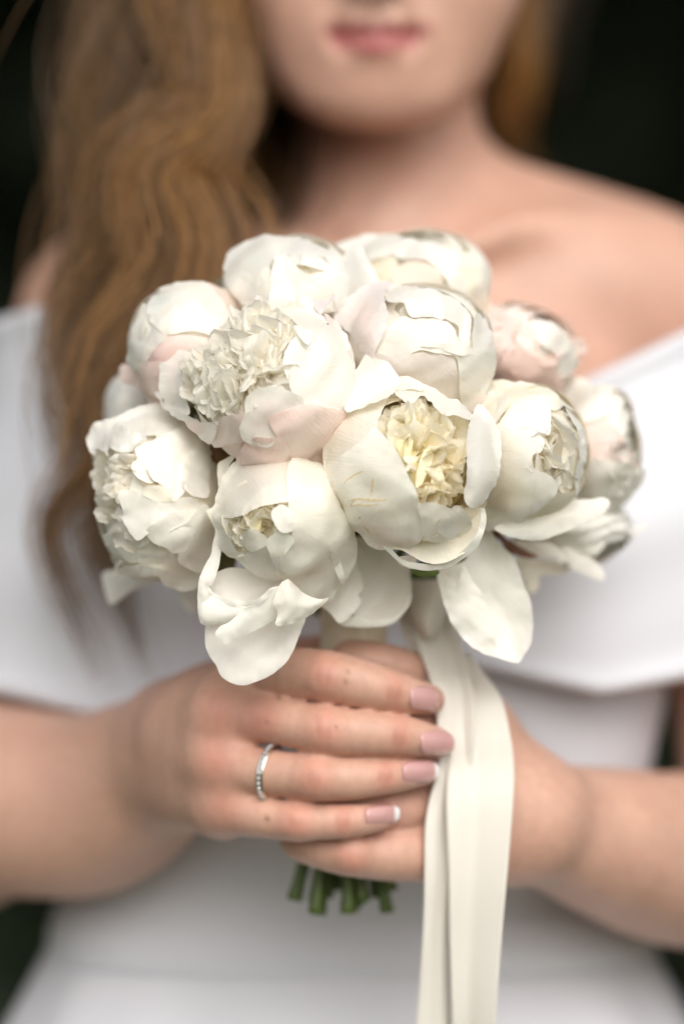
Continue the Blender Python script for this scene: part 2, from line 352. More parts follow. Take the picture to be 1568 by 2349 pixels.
# knuckle bumps and skin folds
for (a, b, c, r) in [(508, 1640, .0455, 8), (500, 1742, .046, 7.5), (522, 1846, .051, 7.5), (745, 1551, .0275, 7), (745, 1675, .0255, 7), (722, 1784, .0262, 6.5), (680, 1885, .0292, 5.6), (805, 1958, .038, 6)]:
    cone(P(a, b, c), P(a + 2, b, c), r * 1.08 / 1000, r * 1.08 / 1000, .005)
def surface_nets(F):
    ins = F < 0
    c = ins[:-1, :-1, :-1].astype(np.int8)
    tot = np.zeros(c.shape, np.int8)
    offs = [(i, j, k) for i in (0, 1) for j in (0, 1) for k in (0, 1)]
    nx, ny, nz = F.shape
    for (i, j, k) in offs: tot += ins[i:nx - 1 + i, j:ny - 1 + j, k:nz - 1 + k]
    act = np.argwhere((tot > 0) & (tot < 8))
    idx = np.full(c.shape, -1, np.int32); idx[act[:, 0], act[:, 1], act[:, 2]] = np.arange(len(act))
    val = np.stack([F[act[:, 0] + i, act[:, 1] + j, act[:, 2] + k] for (i, j, k) in offs], 1)
    pos = np.zeros((len(act), 3)); cnt = np.zeros(len(act))
    for a in range(8):
        for b in range(a + 1, 8):
            da = np.abs(np.array(offs[a]) - np.array(offs[b]))
            if da.sum() != 1: continue
            fa, fb = val[:, a], val[:, b]; m = (fa < 0) != (fb < 0)
            t = np.where(m, fa / np.where(m, fa - fb, 1), 0)
            p = np.array(offs[a]) + t[:, None] * (np.array(offs[b]) - np.array(offs[a]))
            pos += p * m[:, None]; cnt += m
    g = act + pos / cnt[:, None]
    V = np.stack([np.interp(g[:, i], np.arange(len(A)), A) for i, A in enumerate((AX, AY, AZ))], 1)
    faces = []
    for ax in range(3):
        d = [0, 0, 0]; d[ax] = 1
        A = ins[:nx - d[0], :ny - d[1], :nz - d[2]]; B = ins[d[0]:, d[1]:, d[2]:]
        e = np.argwhere(A != B); u, v = [(1, 2), (2, 0), (0, 1)][ax]
        e = e[(e[:, u] > 0) & (e[:, v] > 0)]
        lim = np.array(c.shape); e = e[(e[:, u] < lim[u]) & (e[:, v] < lim[v])]
        sgn = A[e[:, 0], e[:, 1], e[:, 2]]
        def cell(du, dv):
            q = e.copy(); q[:, u] += du; q[:, v] += dv; return idx[q[:, 0], q[:, 1], q[:, 2]]
        quad = np.stack([cell(-1, -1), cell(0, -1), cell(0, 0), cell(-1, 0)], 1)
        quad[~sgn] = quad[~sgn][:, ::-1]
        faces.append(quad)
    return V, np.vstack(faces)
BV, BF = surface_nets(F)
# skin colour: pigment, flushed knuckles, painted crease shade, lips, freckles
SK = np.array([.57, .335, .248]); skin_c = np.tile(SK, (len(BV), 1))
sk_w = Wave(.03, seed=5); skin_c *= (1 + .035 * sk_w(BV))[:, None]
def blush(c, r, col, amt):
    global skin_c
    d2 = (((BV - c) / np.asarray(r)) ** 2).sum(1); wgt = amt * np.exp(-d2); skin_c = skin_c * (1 - wgt[:, None]) + np.array(col) * wgt[:, None]
RED = (.58, .22, .16)
for (a, b, c) in [(745, 1551, .024), (745, 1675, .021), (722, 1784, .022), (680, 1884, .026), (805, 1968, .036)]: blush(P(a, b, c), (.006, .008, .0075), RED, .68)
for (a, b, c) in [(508, 1642, .04), (498, 1742, .04), (520, 1846, .045), (600, 1655, .03)]: blush(P(a, b, c), (.008, .012, .009), RED, .6)
for (a, b, c) in [(918, 1690, .025), (885, 1780, .026), (788, 1884, .025), (905, 1590, .027)]: blush(P(a, b, c), (.004, .008, .007), RED, .6)
for (a, b, c, h) in [(745, 1551, .024, 24), (745, 1675, .021, 26), (722, 1784, .022, 24), (680, 1884, .026, 18), (918, 1690, .025, 20), (885, 1780, .026, 18), (788, 1884, .025, 16), (905, 1590, .027, 20)]:
    for d in (-15, -7, 2, 10): blush(P(a + d, b + 3 * math.sin(d), c), (.00065, .02, h * .00013), (.36, .16, .11), .5)  # painted dark lines stand in for the shade of knuckle creases
for n_ in ('index', 'middle', 'ring', 'pinky'): a, b, c, _ = FING[n_][-1]; blush(P(a, b, c), (.009, .010, .009), (.62, .29, .24), .6)
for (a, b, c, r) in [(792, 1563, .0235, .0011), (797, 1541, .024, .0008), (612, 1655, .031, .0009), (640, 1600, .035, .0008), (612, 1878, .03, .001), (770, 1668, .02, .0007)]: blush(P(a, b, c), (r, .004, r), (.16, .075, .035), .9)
fr = np.random.default_rng(11)
for _ in range(30): blush(P(fr.uniform(560, 900), fr.uniform(1520, 1900), .03), (.0008, .01, .0008), (.42, .22, .13), .35)
for _ in range(26): blush(P(fr.uniform(1200, 1560), fr.uniform(1780, 2080), .11), (.0022, .06, .0022), (.50, .25, .18), .3)
LIP = (.36, .095, .095)
def lipmask(x, z):
    up = np.interp(x, [735, 770, 845, 862, 880, 945, 990], [73, 62, 48, 50, 48, 60, 71]); lo = np.interp(x, [735, 780, 862, 940, 990], [86, 110, 128, 108, 83])
    return sstep(-5, 4, z - up) * sstep(-5, 4, lo - z) * sstep(716, 734, x) * sstep(1006, 988, x)
k_ = (CAM_D + BV[:, 1]) / CAM_D / PXM; bx = BV[:, 0] / k_ + 784; bz = (ZC - BV[:, 2]) / k_ + 1174.5
lm = lipmask(bx, bz) * (BV[:, 1] < .21) * .9
skin_c = skin_c * (1 - lm[:, None]) + np.array(LIP) * lm[:, None]
up_ = lm * sstep(3, -3, bz - np.interp(bx, [728, 790, 862, 930, 993], [75, 79, 77, 78, 73])) * .5
skin_c = skin_c * (1 - up_[:, None]) + np.array((.20, .06, .05)) * up_[:, None]
# brows, lashes, irises and the hair roots (above the picture's upper edge)
for ex in (690, 1030):
    blush(P(ex, -300, .19), (.016, .03, .0045), (.16, .08, .05), .8); blush(P(ex, -300, .19), (.005, .03, .005), (.05, .06, .06), .95)
    blush(P(ex, -400, .18), (.019, .03, .0032), (.16, .09, .04), .8)
hw_ = np.maximum(sstep(-500, -560, bz), sstep(.295, .315, BV[:, 1]) * sstep(60, 0, bz))[:, None] * .95
skin_c = skin_c * (1 - hw_) + np.array((.15, .075, .024)) * hw_
bride = thing('person', 'bride in white off shoulder dress with wavy blonde hair holding a bouquet in both hands', 'person', (0, .27, 0))
link('body', BV, BF, M_SKIN, bride, cols=skin_c)
print('body verts', len(BV))

# nails: domed plates laid on the finger tips
from mathutils.bvhtree import BVHTree
BODY = BVHTree.FromPolygons([Vector(p) for p in BV], BF.tolist())
def body_y(px, py, guess):
    q = Vector(P(px, py, guess)); c = Vector(cam.location); d = (q - c).normalized(); h = BODY.ray_cast(c, d)
    return h[0][1] if h[0] is not None else 9.
def nail(x0, x1, hw, zc0, zc1, tipw, polish):
    nu, nv = 13, 17; V = []; C = []; ys = []
    for i in range(nv):
        t = i / (nv - 1); y = body_y(x0 + (x1 - x0) * t, zc0 + (zc1 - zc0) * t, .04)
        if len(ys) > 2 and y > ys[-1] + .0011: y = ys[-1] + min(.0010, (ys[-1] - ys[-2]) + .00012)
        ys.append(y)
    ys = np.array(ys); ys = np.convolve(np.pad(ys, 2, 'edge'), np.ones(5) / 5, 'valid')
    for i in range(nv):
        t = i / (nv - 1); x = x0 + (x1 - x0) * t; zc = zc0 + (zc1 - zc0) * t; end = 1.0
        if t < .2: end = math.sqrt(max(0, 1 - ((.2 - t) / .2) ** 2)) * .45 + .55
        if t > .66: end = (1 - ((t - .66) / .34) ** 2.2) * .62 + .38
        for j in range(nu):
            u = -1 + 2 * j / (nu - 1); k = (CAM_D + .04) / CAM_D / PXM; half = hw * end * k; off = u * half
            R = hw * k * 1.12; y = ys[i] - .00085 - .0003 * t + R - math.sqrt(R * R - off * off)
            V.append(P(x, zc + u * hw * end, y)); tip = sstep(1 - tipw - .03, 1 - tipw + .03, t - .05 * (1 - u * u) + .03)
            C.append(np.array(polish) * (1 - tip) + np.array((.86, .83, .82)) * tip)
    f = [(i * nu + j, i * nu + j + 1, (i + 1) * nu + j + 1, (i + 1) * nu + j) for i in range(nv - 1) for j in range(nu - 1)]
    o_ = link('nail', V, f, M_NAIL, bride, cols=np.array(C))
    md = o_.modifiers.new('thickness', 'SOLIDIFY'); md.thickness = .0006; md.offset = 0
    return o_
nail(940, 1004, 28, 1599, 1606, 0, (.56, .31, .29))
nail(964, 1041, 27, 1702, 1705, 0, (.56, .31, .29))
nail(923, 1005, 25, 1773, 1768, .11, (.56, .31, .29))
nail(838, 916, 22, 1874, 1866, .16, (.56, .31, .29))

# ring on the finger
rp = P(622, 1772, .0362); rax = P(700, 1781, .0308) - P(560, 1762, .042); rax /= np.linalg.norm(rax)
rax = rax + np.array([0, 0, -.03]); rax /= np.linalg.norm(rax)
e1 = np.cross(rax, (0, 1, 0)); e1 /= np.linalg.norm(e1); e2 = np.cross(rax, e1)
ring = thing('finger_ring', 'thin white gold ring with tiny clear stones worn on the front hand at left', 'ring', rp)
v = []; nn, RR = 48, .0093
prof = [(-.0015, -.0001), (-.0015, .0009), (-.0010, .0013), (.0010, .0013), (.0015, .0009), (.0015, -.0001)]
for i in range(nn):
    an = 2 * math.pi * i / nn; d = e1 * math.cos(an) + e2 * math.sin(an)
    for (a, b) in prof: v.append(rp + rax * a + d * (RR + b))
f = [(i * 6 + j, i * 6 + (j + 1) % 6, ((i + 1) % nn) * 6 + (j + 1) % 6, ((i + 1) % nn) * 6 + j) for i in range(nn) for j in range(6)]
link('band', v, f, M_METAL, ring, smooth=False)
sv = np.array([(math.cos(k * math.pi / 4) * .00078, math.sin(k * math.pi / 4) * .00078, 0) for k in range(8)] + [(math.cos(k * math.pi / 4 + .39) * .00045, math.sin(k * math.pi / 4 + .39) * .00045, .0005) for k in range(8)] + [(0, 0, -.0005)])
sf = [(k, (k + 1) % 8, 8 + k) for k in range(8)] + [((k + 1) % 8, 8 + (k + 1) % 8, 8 + k) for k in range(8)] + [tuple(range(8, 16))] + [((k + 1) % 8, k, 16) for k in range(8)]
sme = bpy.data.meshes.new('stone'); sme.from_pydata(sv.tolist(), [], sf); sme.materials.append(M_STONE)
for i in range(32):
    an = 2 * math.pi * i / 32; d = e1 * math.cos(an) + e2 * math.sin(an); t_ = np.cross(rax, d)
    o = bpy.data.objects.new('stone', sme); COL.objects.link(o); o.parent = ring
    M = Matrix(((rax[0], t_[0], d[0]), (rax[1], t_[1], d[1]), (rax[2], t_[2], d[2]))).to_4x4()
    M.translation = Vector(d * (RR + .0015)); o.matrix_local = M

# ------------------------------------------------------------------ dress
def loft(name, rows, nphi, parent, m, fold=None, thick=None):
    """rows: (z, cx, cy, a, b, n) closed superellipse rings"""
    V = []
    for (z, cx, cy, a, b, n) in rows:
        for i in range(nphi):
            ph = 2 * math.pi * i / nphi; c, s = math.cos(ph), math.sin(ph)
            r = fold(ph, z) if fold else 0
            V.append((cx + (a + r) * math.copysign(abs(c) ** (2 / n), c), cy - (b + r) * math.copysign(abs(s) ** (2 / n), s), z))
    f = [(j * nphi + i, j * nphi + (i + 1) % nphi, (j + 1) * nphi + (i + 1) % nphi, (j + 1) * nphi + i) for j in range(len(rows) - 1) for i in range(nphi)]
    o = link(name, V, f, m, parent)
    if thick:
        md = o.modifiers.new('thickness', 'SOLIDIFY'); md.thickness = thick; md.offset = -1
    return o
def zz(py, y=.16): return P(784, py, y)[2]
def xx(px, y=.26): return P(px, 1174, y)[0]
body_rows = [(1100, 850, .128, .088), (1300, 845, .132, .100), (1500, 830, .134, .100), (1650, 820, .1345, .098), (1850, 812, .130, .097), (2050, 808, .1275, .098), (2150, 806, .130, .100), (2245, 806, .134, .103)]
bz_, bcx, ba, bb = [np.array([r[i] for r in body_rows], float) for i in range(4)]
rows = []
for py in np.linspace(1100, 2245, 60):
    rows.append((zz(py), xx(np.interp(py, bz_, bcx)), .262, np.interp(py, bz_, ba), np.interp(py, bz_, bb), 2.25))
wob = Wave(1.6, dim=2, seed=21)
def bodice_fold(ph, z): return .0012 * math.sin(ph * 3 + z * 60) + .0006 * math.sin(ph * 7 - z * 110)
dress = loft('dress', rows, 120, bride, M_DRESS, bodice_fold)
dress['_o'] = bride['_o']
rows = [(zz(py), xx(806), .262, np.interp(py, bz_, ba) + .0006 + .0016 * math.sin((py - 2120) / 125 * 3.14), np.interp(py, bz_, bb) + .0006 + .0016 * math.sin((py - 2120) / 125 * 3.14), 2.25) for py in np.linspace(2120, 2246, 9)]
loft('waistband', rows, 120, dress, M_DRESS)
rows = []
for i in range(40):
    t = i / 39; z = zz(2240) * (1 - t) + .0 * t; rows.append((z, xx(800), .262 + .01 * t, .134 + .05 * min(1, t * 4) + .30 * t, .103 + .04 * min(1, t * 4) + .27 * t, 2.1))
def skirt_fold(ph, z):
    d = max(0, min(1, (zz(2240) - z) / .25)); return d * (.010 * math.sin(ph * 9 + 1.1 * math.sin(ph * 2)) + .006 * math.sin(ph * 17 + 2))
loft('skirt', rows, 200, dress, M_DRESS, skirt_fold)
# draped band round the upper arms
top_x = [-140, -20, 90, 300, 600, 850, 1100, 1320, 1568, 1830]; top_p = [760, 735, 700, 880, 1060, 1140, 1030, 880, 760, 660]
low_x = [-160, 0, 230, 500, 850, 1080, 1380, 1568, 1830]; low_p = [1600, 1600, 1655, 1570, 1490, 1530, 1600, 1565, 1480]
nph, nr = 220, 40; V = []
dw = Wave(1.0, n=7, dim=2, seed=4)
for j in range(nr + 1):
    t = j / nr
    for i in range(nph):
        ph = 2 * math.pi * i / nph; c, s = math.cos(ph), math.sin(ph)
        a0 = .178 + .020 * t; b0 = .106 + .026 * sstep(0, .5, np.array(t)) ; n = 2.25
        cxx = xx(885 - 40 * t)
        X = cxx + a0 * math.copysign(abs(c) ** (2 / n), c); Y = .288 - .008 * t - b0 * math.copysign(abs(s) ** (2 / n), s)
        kk = (CAM_D + Y) / CAM_D / PXM; px = X / kk + 784
        if s >= 0: pt, pl = np.interp(px, top_x, top_p), np.interp(px, low_x, low_p)
        else:
            m_ = abs(s); pt = np.interp(px, [-140, 1830], [760, 660]); pl = np.interp(px, [-160, 1830], [1600, 1480])
        py = pt + (pl - pt) * t
        # lengthwise soft folds fanning along the band, a rolled top edge and a rolled hem
        fo = .0022 * math.sin(t * 8 + 1.6 * math.sin(ph * 1.3 + .6) + ph * 1.6) + .0008 * math.sin(t * 19 - ph * 2.2)
        roll = .007 * math.exp(-(t / .05) ** 2) + .006 * math.exp(-((1 - t) / .05) ** 2)
        r = fo * math.sin(math.pi * min(1, t * 1.02)) ** .5 + roll * .6 - .004 * (t < .01) - .006 * (t > .99)
        X += r * c; Y -= r * s
        V.append(P(784, py, Y) * [0, 0, 1] + [X, Y, 0])
f = [(j * nph + i, j * nph + (i + 1) % nph, (j + 1) * nph + (i + 1) % nph, (j + 1) * nph + i) for j in range(nr) for i in range(nph)]
dr = link('draped_sleeve_band', V, f, M_DRESS, dress)
md = dr.modifiers.new('thickness', 'SOLIDIFY'); md.thickness = .003; md.offset = -1

# ------------------------------------------------------------------ hair: locks of fine strands along guide curves
GUIDES = [
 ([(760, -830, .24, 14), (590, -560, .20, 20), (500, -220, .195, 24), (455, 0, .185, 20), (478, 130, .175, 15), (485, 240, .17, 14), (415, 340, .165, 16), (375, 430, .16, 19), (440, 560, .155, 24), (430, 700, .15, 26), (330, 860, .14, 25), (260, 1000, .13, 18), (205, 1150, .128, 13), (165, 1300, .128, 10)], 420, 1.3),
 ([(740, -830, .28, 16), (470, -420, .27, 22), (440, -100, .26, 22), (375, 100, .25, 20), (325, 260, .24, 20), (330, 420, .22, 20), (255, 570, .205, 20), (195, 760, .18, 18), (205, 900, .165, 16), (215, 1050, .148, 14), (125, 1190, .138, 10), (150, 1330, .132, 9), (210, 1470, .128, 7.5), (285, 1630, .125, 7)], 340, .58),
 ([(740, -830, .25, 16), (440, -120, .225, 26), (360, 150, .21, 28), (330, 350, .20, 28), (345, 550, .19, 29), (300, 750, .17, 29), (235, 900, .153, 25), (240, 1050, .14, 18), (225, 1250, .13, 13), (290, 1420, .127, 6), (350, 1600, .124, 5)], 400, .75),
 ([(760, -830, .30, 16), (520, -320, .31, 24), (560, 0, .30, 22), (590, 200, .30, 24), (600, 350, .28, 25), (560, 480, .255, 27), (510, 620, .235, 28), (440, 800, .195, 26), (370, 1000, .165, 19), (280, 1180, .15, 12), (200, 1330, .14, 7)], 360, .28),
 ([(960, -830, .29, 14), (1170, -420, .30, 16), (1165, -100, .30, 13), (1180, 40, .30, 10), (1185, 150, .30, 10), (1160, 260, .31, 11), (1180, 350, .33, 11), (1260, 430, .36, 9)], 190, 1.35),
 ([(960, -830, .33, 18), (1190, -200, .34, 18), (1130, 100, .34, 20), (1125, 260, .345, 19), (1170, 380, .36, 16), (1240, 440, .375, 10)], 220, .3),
]
for bx_ in (640, 760, 870, 980, 1090): GUIDES.append(([(862, -840, .29, 14), (bx_, -700, .37, 22), (bx_, -300, .395, 26), (bx_, 150, .38, 30), (bx_ * .8 + 120, 600, .375, 28)], 120, .7))
for bx_ in (600, 700, 800, 930, 1020, 1110): GUIDES.append(([(862, -858, .27, 8), ((862 + bx_) / 2, -845, .235 + abs(bx_ - 862) * .00012, 12), (bx_ * 1.06 - 52, -700, .235 + abs(bx_ - 862) * .0003, 14), (bx_ * 1.22 - 190, -450, .29, 14)], 130, .85))
GUIDES.append(([(862, -845, .28, 8), (720, -800, .215, 16), (560, -560, .24, 20), (500, -300, .28, 18)], 140, .9))
GUIDES.append(([(862, -845, .28, 8), (1010, -800, .215, 16), (1160, -560, .24, 20), (1215, -300, .29, 16)], 140, .9))
hr = np.random.default_rng(9); HV = []; HF = []; HC = []
base = 0
for pts, cnt, lit_tone in GUIDES:  # per-lock factor paints highlights into front locks, shade into inner ones
    g = catmull(np.array(pts), 4); n = len(g); C = np.array([P(a, b, c) for a, b, c, _ in g]); R = g[:, 3] / 1000
    t = np.linspace(0, 1, n); T = np.gradient(C, axis=0); T /= np.linalg.norm(T, axis=1)[:, None]
    U = np.cross(T, (0, 1, 0)); U /= np.linalg.norm(U, axis=1)[:, None] + 1e-9; W = np.cross(T, U)
    nc = 34; ca = hr.uniform(0, 6.28, nc); cr = np.sqrt(hr.uniform(0, 1, nc)) * hr.uniform(.7, 1.25, nc); ctone = hr.uniform(.4, 1.55, nc); cph = hr.uniform(0, 6.28, nc)
    for s in range(int(cnt * 1.5)):
        ci = hr.integers(nc); an = ca[ci] + hr.normal() * .5; rr = abs(cr[ci] + hr.normal() * .32)
        stray = hr.uniform() < .10
        if stray: rr *= hr.uniform(1.1, 1.6)
        tw = (.8 + .25 * math.sin(cph[ci]) + hr.normal() * .3) * t * 2.2
        wv = .16 * np.sin(t * (11 + 3 * math.sin(cph[ci])) + cph[ci] + hr.normal() * 1.1) + .05 * np.sin(t * hr.uniform(20, 40) + cph[ci])
        ang = an + tw; open_ = 1 + .25 * np.sin(t * 9 + cph[ci])
        pp = C + U * ((rr * open_ + wv) * R * np.cos(ang))[:, None] + W * ((rr * open_ + wv) * R * np.sin(ang) * .8)[:, None]
        e = 1 - .55 * hr.uniform(0, 1); m = max(12, int(n * e)); pp = pp[:m]; th = np.full(m, hr.uniform(.00022, .0005)) * (.7 if stray else 1); th *= np.linspace(1, .55, m); th[-10:] *= np.linspace(1, .1, 10) if m > 10 else 1
        tt = T[:m]; uu = U[:m]; ww = W[:m]
        for k in range(3):
            a_ = 2.094 * k + an; HV.append(pp + uu * (th * math.cos(a_))[:, None] + ww * (th * math.sin(a_))[:, None])
        i = np.arange(m - 1)
        for k in range(3):
            k2 = (k + 1) % 3; HF.append(base + np.stack([k * m + i, k2 * m + i, k2 * m + i + 1, k * m + i + 1], 1))
        cc = np.array([.225, .108, .029]) * lit_tone * ctone[ci] * hr.uniform(.7, 1.3); HC.append(np.tile(cc, (3 * m, 1)) * np.tile(.75 + .4 * t[:m], 3)[:, None]); base += 3 * m
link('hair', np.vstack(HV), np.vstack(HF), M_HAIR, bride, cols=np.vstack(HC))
print('hair faces', sum(len(x) for x in HF))

# ------------------------------------------------------------------ peonies
WHITE = np.array([.955, .925, .85]); CREAM = np.array([.96, .91, .775]); PINK = np.array([.94, .69, .63]); BLUSH = np.array([.955, .80, .735]); YELLOW = np.array([.95, .875, .58]); GREYW = np.array([.93, .915, .86])
crink = Wave(.0042, n=12, seed=31); lump = Wave(.013, n=9, seed=32); fold = Wave(.026, n=8, seed=33)
class Peony:
    def __init__(s, label, cx, cz, rx, rz, ry, yc, axis_dir, tint, name='peony'):
        """centre and radii in full-size pixels, depth in metres"""
        s.c = P(cx / NAT, cz / NAT, yc); k = (CAM_D + yc) / CAM_D / PXM / NAT
        s.r = np.array([rx * k, ry, rz * k]); s.a = np.array(axis_dir, float); s.a /= np.linalg.norm(s.a); s.tint = tint
        s.o = thing(name, label, 'flower', s.c, 'peonies in the bridal bouquet')
    def depth(s, d):
        """front surface depth for picture points"""
        yc = s.c[1]; k = (CAM_D + yc) / CAM_D / PXM
        X = (d[:, 0] - 784) * k - s.c[0]; Z = ZC - (d[:, 1] - 1174.5) * k - s.c[2]
        q = np.sqrt((X / s.r[0]) ** 2 + (Z / s.r[2]) ** 2); qm = np.minimum(q, .95)
        y = yc - s.r[1] * np.sqrt(1 - qm ** 2) + np.maximum(0, q - .95) * s.r[1] * .9
        nn = np.stack([X / s.r[0] ** 2, -np.sqrt(1 - qm ** 2) / s.r[1], Z / s.r[2] ** 2], 1); nn /= np.linalg.norm(nn, axis=1)[:, None]
        return y, nn
    def petal(s, z, pts, off=1.0, lift=.8, col=None, base=None, lam=3.0, loose=None, crk=1.0, tipcol=None, name='petal', m=None, parent=None, h=1.15, dz_=0.0):
        """a petal whose outline was measured in the picture, draped over the bloom (or hung at its own depth)"""
        col = s.tint if col is None else col
        d = dz(z, [(p[0], p[1]) for p in pts]); lf = np.array([(p[2] if len(p) > 2 else lift) for p in pts], float)
        o3 = catmull(np.column_stack([d, lf]), 8, closed=True)
        # resample the outline evenly
        seg = np.linalg.norm(np.roll(o3, -1, 0)[:, :2] - o3[:, :2], axis=1); cum = np.concatenate([[0], np.cumsum(seg)]); hp = h * 6.2
        nb = max(12, int(cum[-1] / (hp * .8))); tt = np.linspace(0, cum[-1], nb, endpoint=False)
        cl = np.vstack([o3, o3[:1]]); ob = np.column_stack([np.interp(tt, cum, cl[:, i]) for i in range(3)])
        jr = np.random.default_rng(int(abs(d.sum() * 10)) % 99991)
        jit = jr.normal(size=nb); jit = .5 * jit + .25 * np.roll(jit, 1) + .25 * np.roll(jit, -1)
        tn = np.roll(ob, -1, 0)[:, :2] - np.roll(ob, 1, 0)[:, :2]; tn = np.column_stack([-tn[:, 1], tn[:, 0]]); tn /= np.linalg.norm(tn, axis=1)[:, None] + 1e-9
        ob[:, :2] += tn * (jit * .65 * crk)[:, None]
        lo, hi = ob[:, :2].min(0), ob[:, :2].max(0)
        gx = np.arange(lo[0], hi[0], hp); gy = np.arange(lo[1], hi[1], hp * .87)
        G = np.array([(x + (j % 2) * hp * .5, y) for j, y in enumerate(gy) for x in gx])
        if len(G):
            G = G + jr.uniform(-.15, .15, G.shape) * hp
            dd = np.sqrt(((G[:, None, :] - ob[None, :, :2]) ** 2).sum(2)).min(1); G = G[dd > hp * .55]
        allp = np.vstack([ob[:, :2], G]) if len(G) else ob[:, :2]
        vc, _, fc, *_ = delaunay_2d_cdt([Vector(p) for p in allp], [(i, (i + 1) % nb) for i in range(nb)], [], 1, 1e-4)
        D = np.array([(p[0], p[1]) for p in vc])
        dm = np.sqrt(((D[:, None, :] - ob[None, :, :2]) ** 2).sum(2)); ni = dm.argmin(1); ed = dm.min(1) / 6.2
        L = ob[ni, 2]; edge = np.exp(-(ed / lam) ** 1.3)
        if loose is None:
            y, nn = s.depth(D); nn = nn * [.45, 1, .45]; nn /= np.linalg.norm(nn, axis=1)[:, None]
            y = y + dz_ / 1000
        else:
            y0, gx_, gz_, bul = loose; cx, cz = D.mean(0)
            y = y0 + (gx_ * (D[:, 0] - cx) - gz_ * (D[:, 1] - cz)) / 6200; mx = ed.max()
            y = y - bul / 1000 * (1 - np.clip(1 - ed / mx, 0, 1) ** 2); nn = np.tile([0, -1., 0], (len(D), 1))
        kk = (CAM_D + y) / CAM_D / PXM
        Wp = np.column_stack([(D[:, 0] - 784) * kk, y, ZC - (D[:, 1] - 1174.5) * kk])
        sd_ = jr.uniform(-1, 1, 3)
        amt = (off if loose is not None else .68 * off) + (1 if loose is not None else .58) * L * edge + .72 * fold(Wp + sd_) + .50 * lump(Wp + sd_) + crk * (.10 + .5 * np.exp(-(ed / 1.8))) * .42 * crink(Wp + sd_)
        Wp = Wp + nn * (amt / 1000)[:, None]
        bp = s.c if base is None else P(*dz(z, [base])[0], s.c[1])
        rel = (Wp - bp) * 1000; uv = np.column_stack([np.arctan2(rel[:, 0], rel[:, 2]) * 22, np.hypot(rel[:, 0], rel[:, 2])])
        C = np.tile(col, (len(D), 1)).astype(float)
        if tipcol is not None:
            wgt = np.exp(-(ed / 6) ** 2); C = C * (1 - wgt[:, None]) + np.array(tipcol) * wgt[:, None]
        C *= (1 + .03 * fold(Wp * 1.3 + sd_ * 2))[:, None] * np.array([1, 1 - .0, 1])
        C = np.clip(C, 0, .965)
        me = [tuple(q) for q in fc]
        ob_ = link(name, Wp, me, m or M_PETAL, parent or s.o, cols=C, uv=uv)
        return ob_
    def shell(s, n=7, open_deg=40, scale=.95, col=None, wide=64, jitter=1.0, seed=0):
        """outer petals that close round the back of the bloom"""
        a = s.a; e1 = np.cross(a, (0, 0, 1)); e1 /= np.linalg.norm(e1); e2 = np.cross(a, e1); col = s.tint if col is None else col
        r = np.random.default_rng(int(abs(s.c.sum() * 1e5)) % 9973 + seed)
        for i in range(n):
            ph0 = 2 * math.pi * (i + r.uniform(-.2, .2)) / n; nu, nv = 15, 18; V = []; UV = []
            sc = scale * (1 + .018 * (i % 3 - 1)); to = math.radians(open_deg + r.uniform(-8, 8)); sd_ = r.uniform(-1, 1, 3)
            for jv in range(nv):
                v_ = jv / (nv - 1)
                for ju in range(nu):
                    u = -1 + 2 * ju / (nu - 1)
                    th_t = to + math.radians(16) * abs(u) ** 2.4
                    th = math.pi * .97 + (th_t - math.pi * .97) * v_
                    hw = math.radians(wide) * math.sin(math.pi * min(1, .12 + .62 * v_)) ** .7 / max(.45, math.sin(max(th, .3)))
                    ph = ph0 + u * min(hw, 1.5)
                    d = a * math.cos(th) + (e1 * math.cos(ph) + e2 * math.sin(ph)) * math.sin(th)
                    p = s.c + d * s.r * (sc + .03 * v_ ** 3 * jitter)
                    V.append(p); UV.append((u * 12, v_ * 40))
            V = np.array(V); nn = (V - s.c) / s.r ** 2; nn /= np.linalg.norm(nn, axis=1)[:, None]
            V = V + nn * ((.5 * fold(V + sd_) + .3 * lump(V + sd_)) / 1000)[:, None]
            f = [(jv * nu + ju, jv * nu + ju + 1, (jv + 1) * nu + ju + 1, (jv + 1) * nu + ju) for jv in range(nv - 1) for ju in range(nu - 1)]
            link('petal', V, f, M_PETAL, s.o, cols=np.tile(col, (len(V), 1)), uv=np.array(UV))
    def ruffle(s, z, poly, n, size=(7, 12), off=(-6, 1.5), col=None, deep=None, lean=.55, focus=None, crimp=1.0):
        """crumpled inner petals growing outward inside a region of the bloom"""
        col = CREAM if col is None else col; deep = col * [1, .97, .86] if deep is None else deep
        pg = dz(z, poly); r = np.random.default_rng(int(pg.sum()) % 9973); lo, hi = pg.min(0), pg.max(0); pts = []
        def inside(p):
            c = False; j = len(pg) - 1
            for i in range(len(pg)):
                if (pg[i][1] > p[1]) != (pg[j][1] > p[1]) and p[0] < (pg[j][0] - pg[i][0]) * (p[1] - pg[i][1]) / (pg[j][1] - pg[i][1]) + pg[i][0]: c = not c
                j = i
            return c
        cand = []
        while len(cand) < n * 12:
            p = r.uniform(lo, hi)
            if inside(p): cand.append(p)
        cand = np.array(cand); pts = [cand[0]]
        while len(pts) < n:                                     # spread them evenly
            dd = np.min(((cand[:, None] - np.array(pts)[None]) ** 2).sum(2), 1); dd *= r.uniform(.5, 1, len(dd)); pts.append(cand[dd.argmax()])
        pts = np.array(pts); y, nn = s.depth(pts); fc = pts.mean(0) if focus is None else dz(z, [focus])[0]
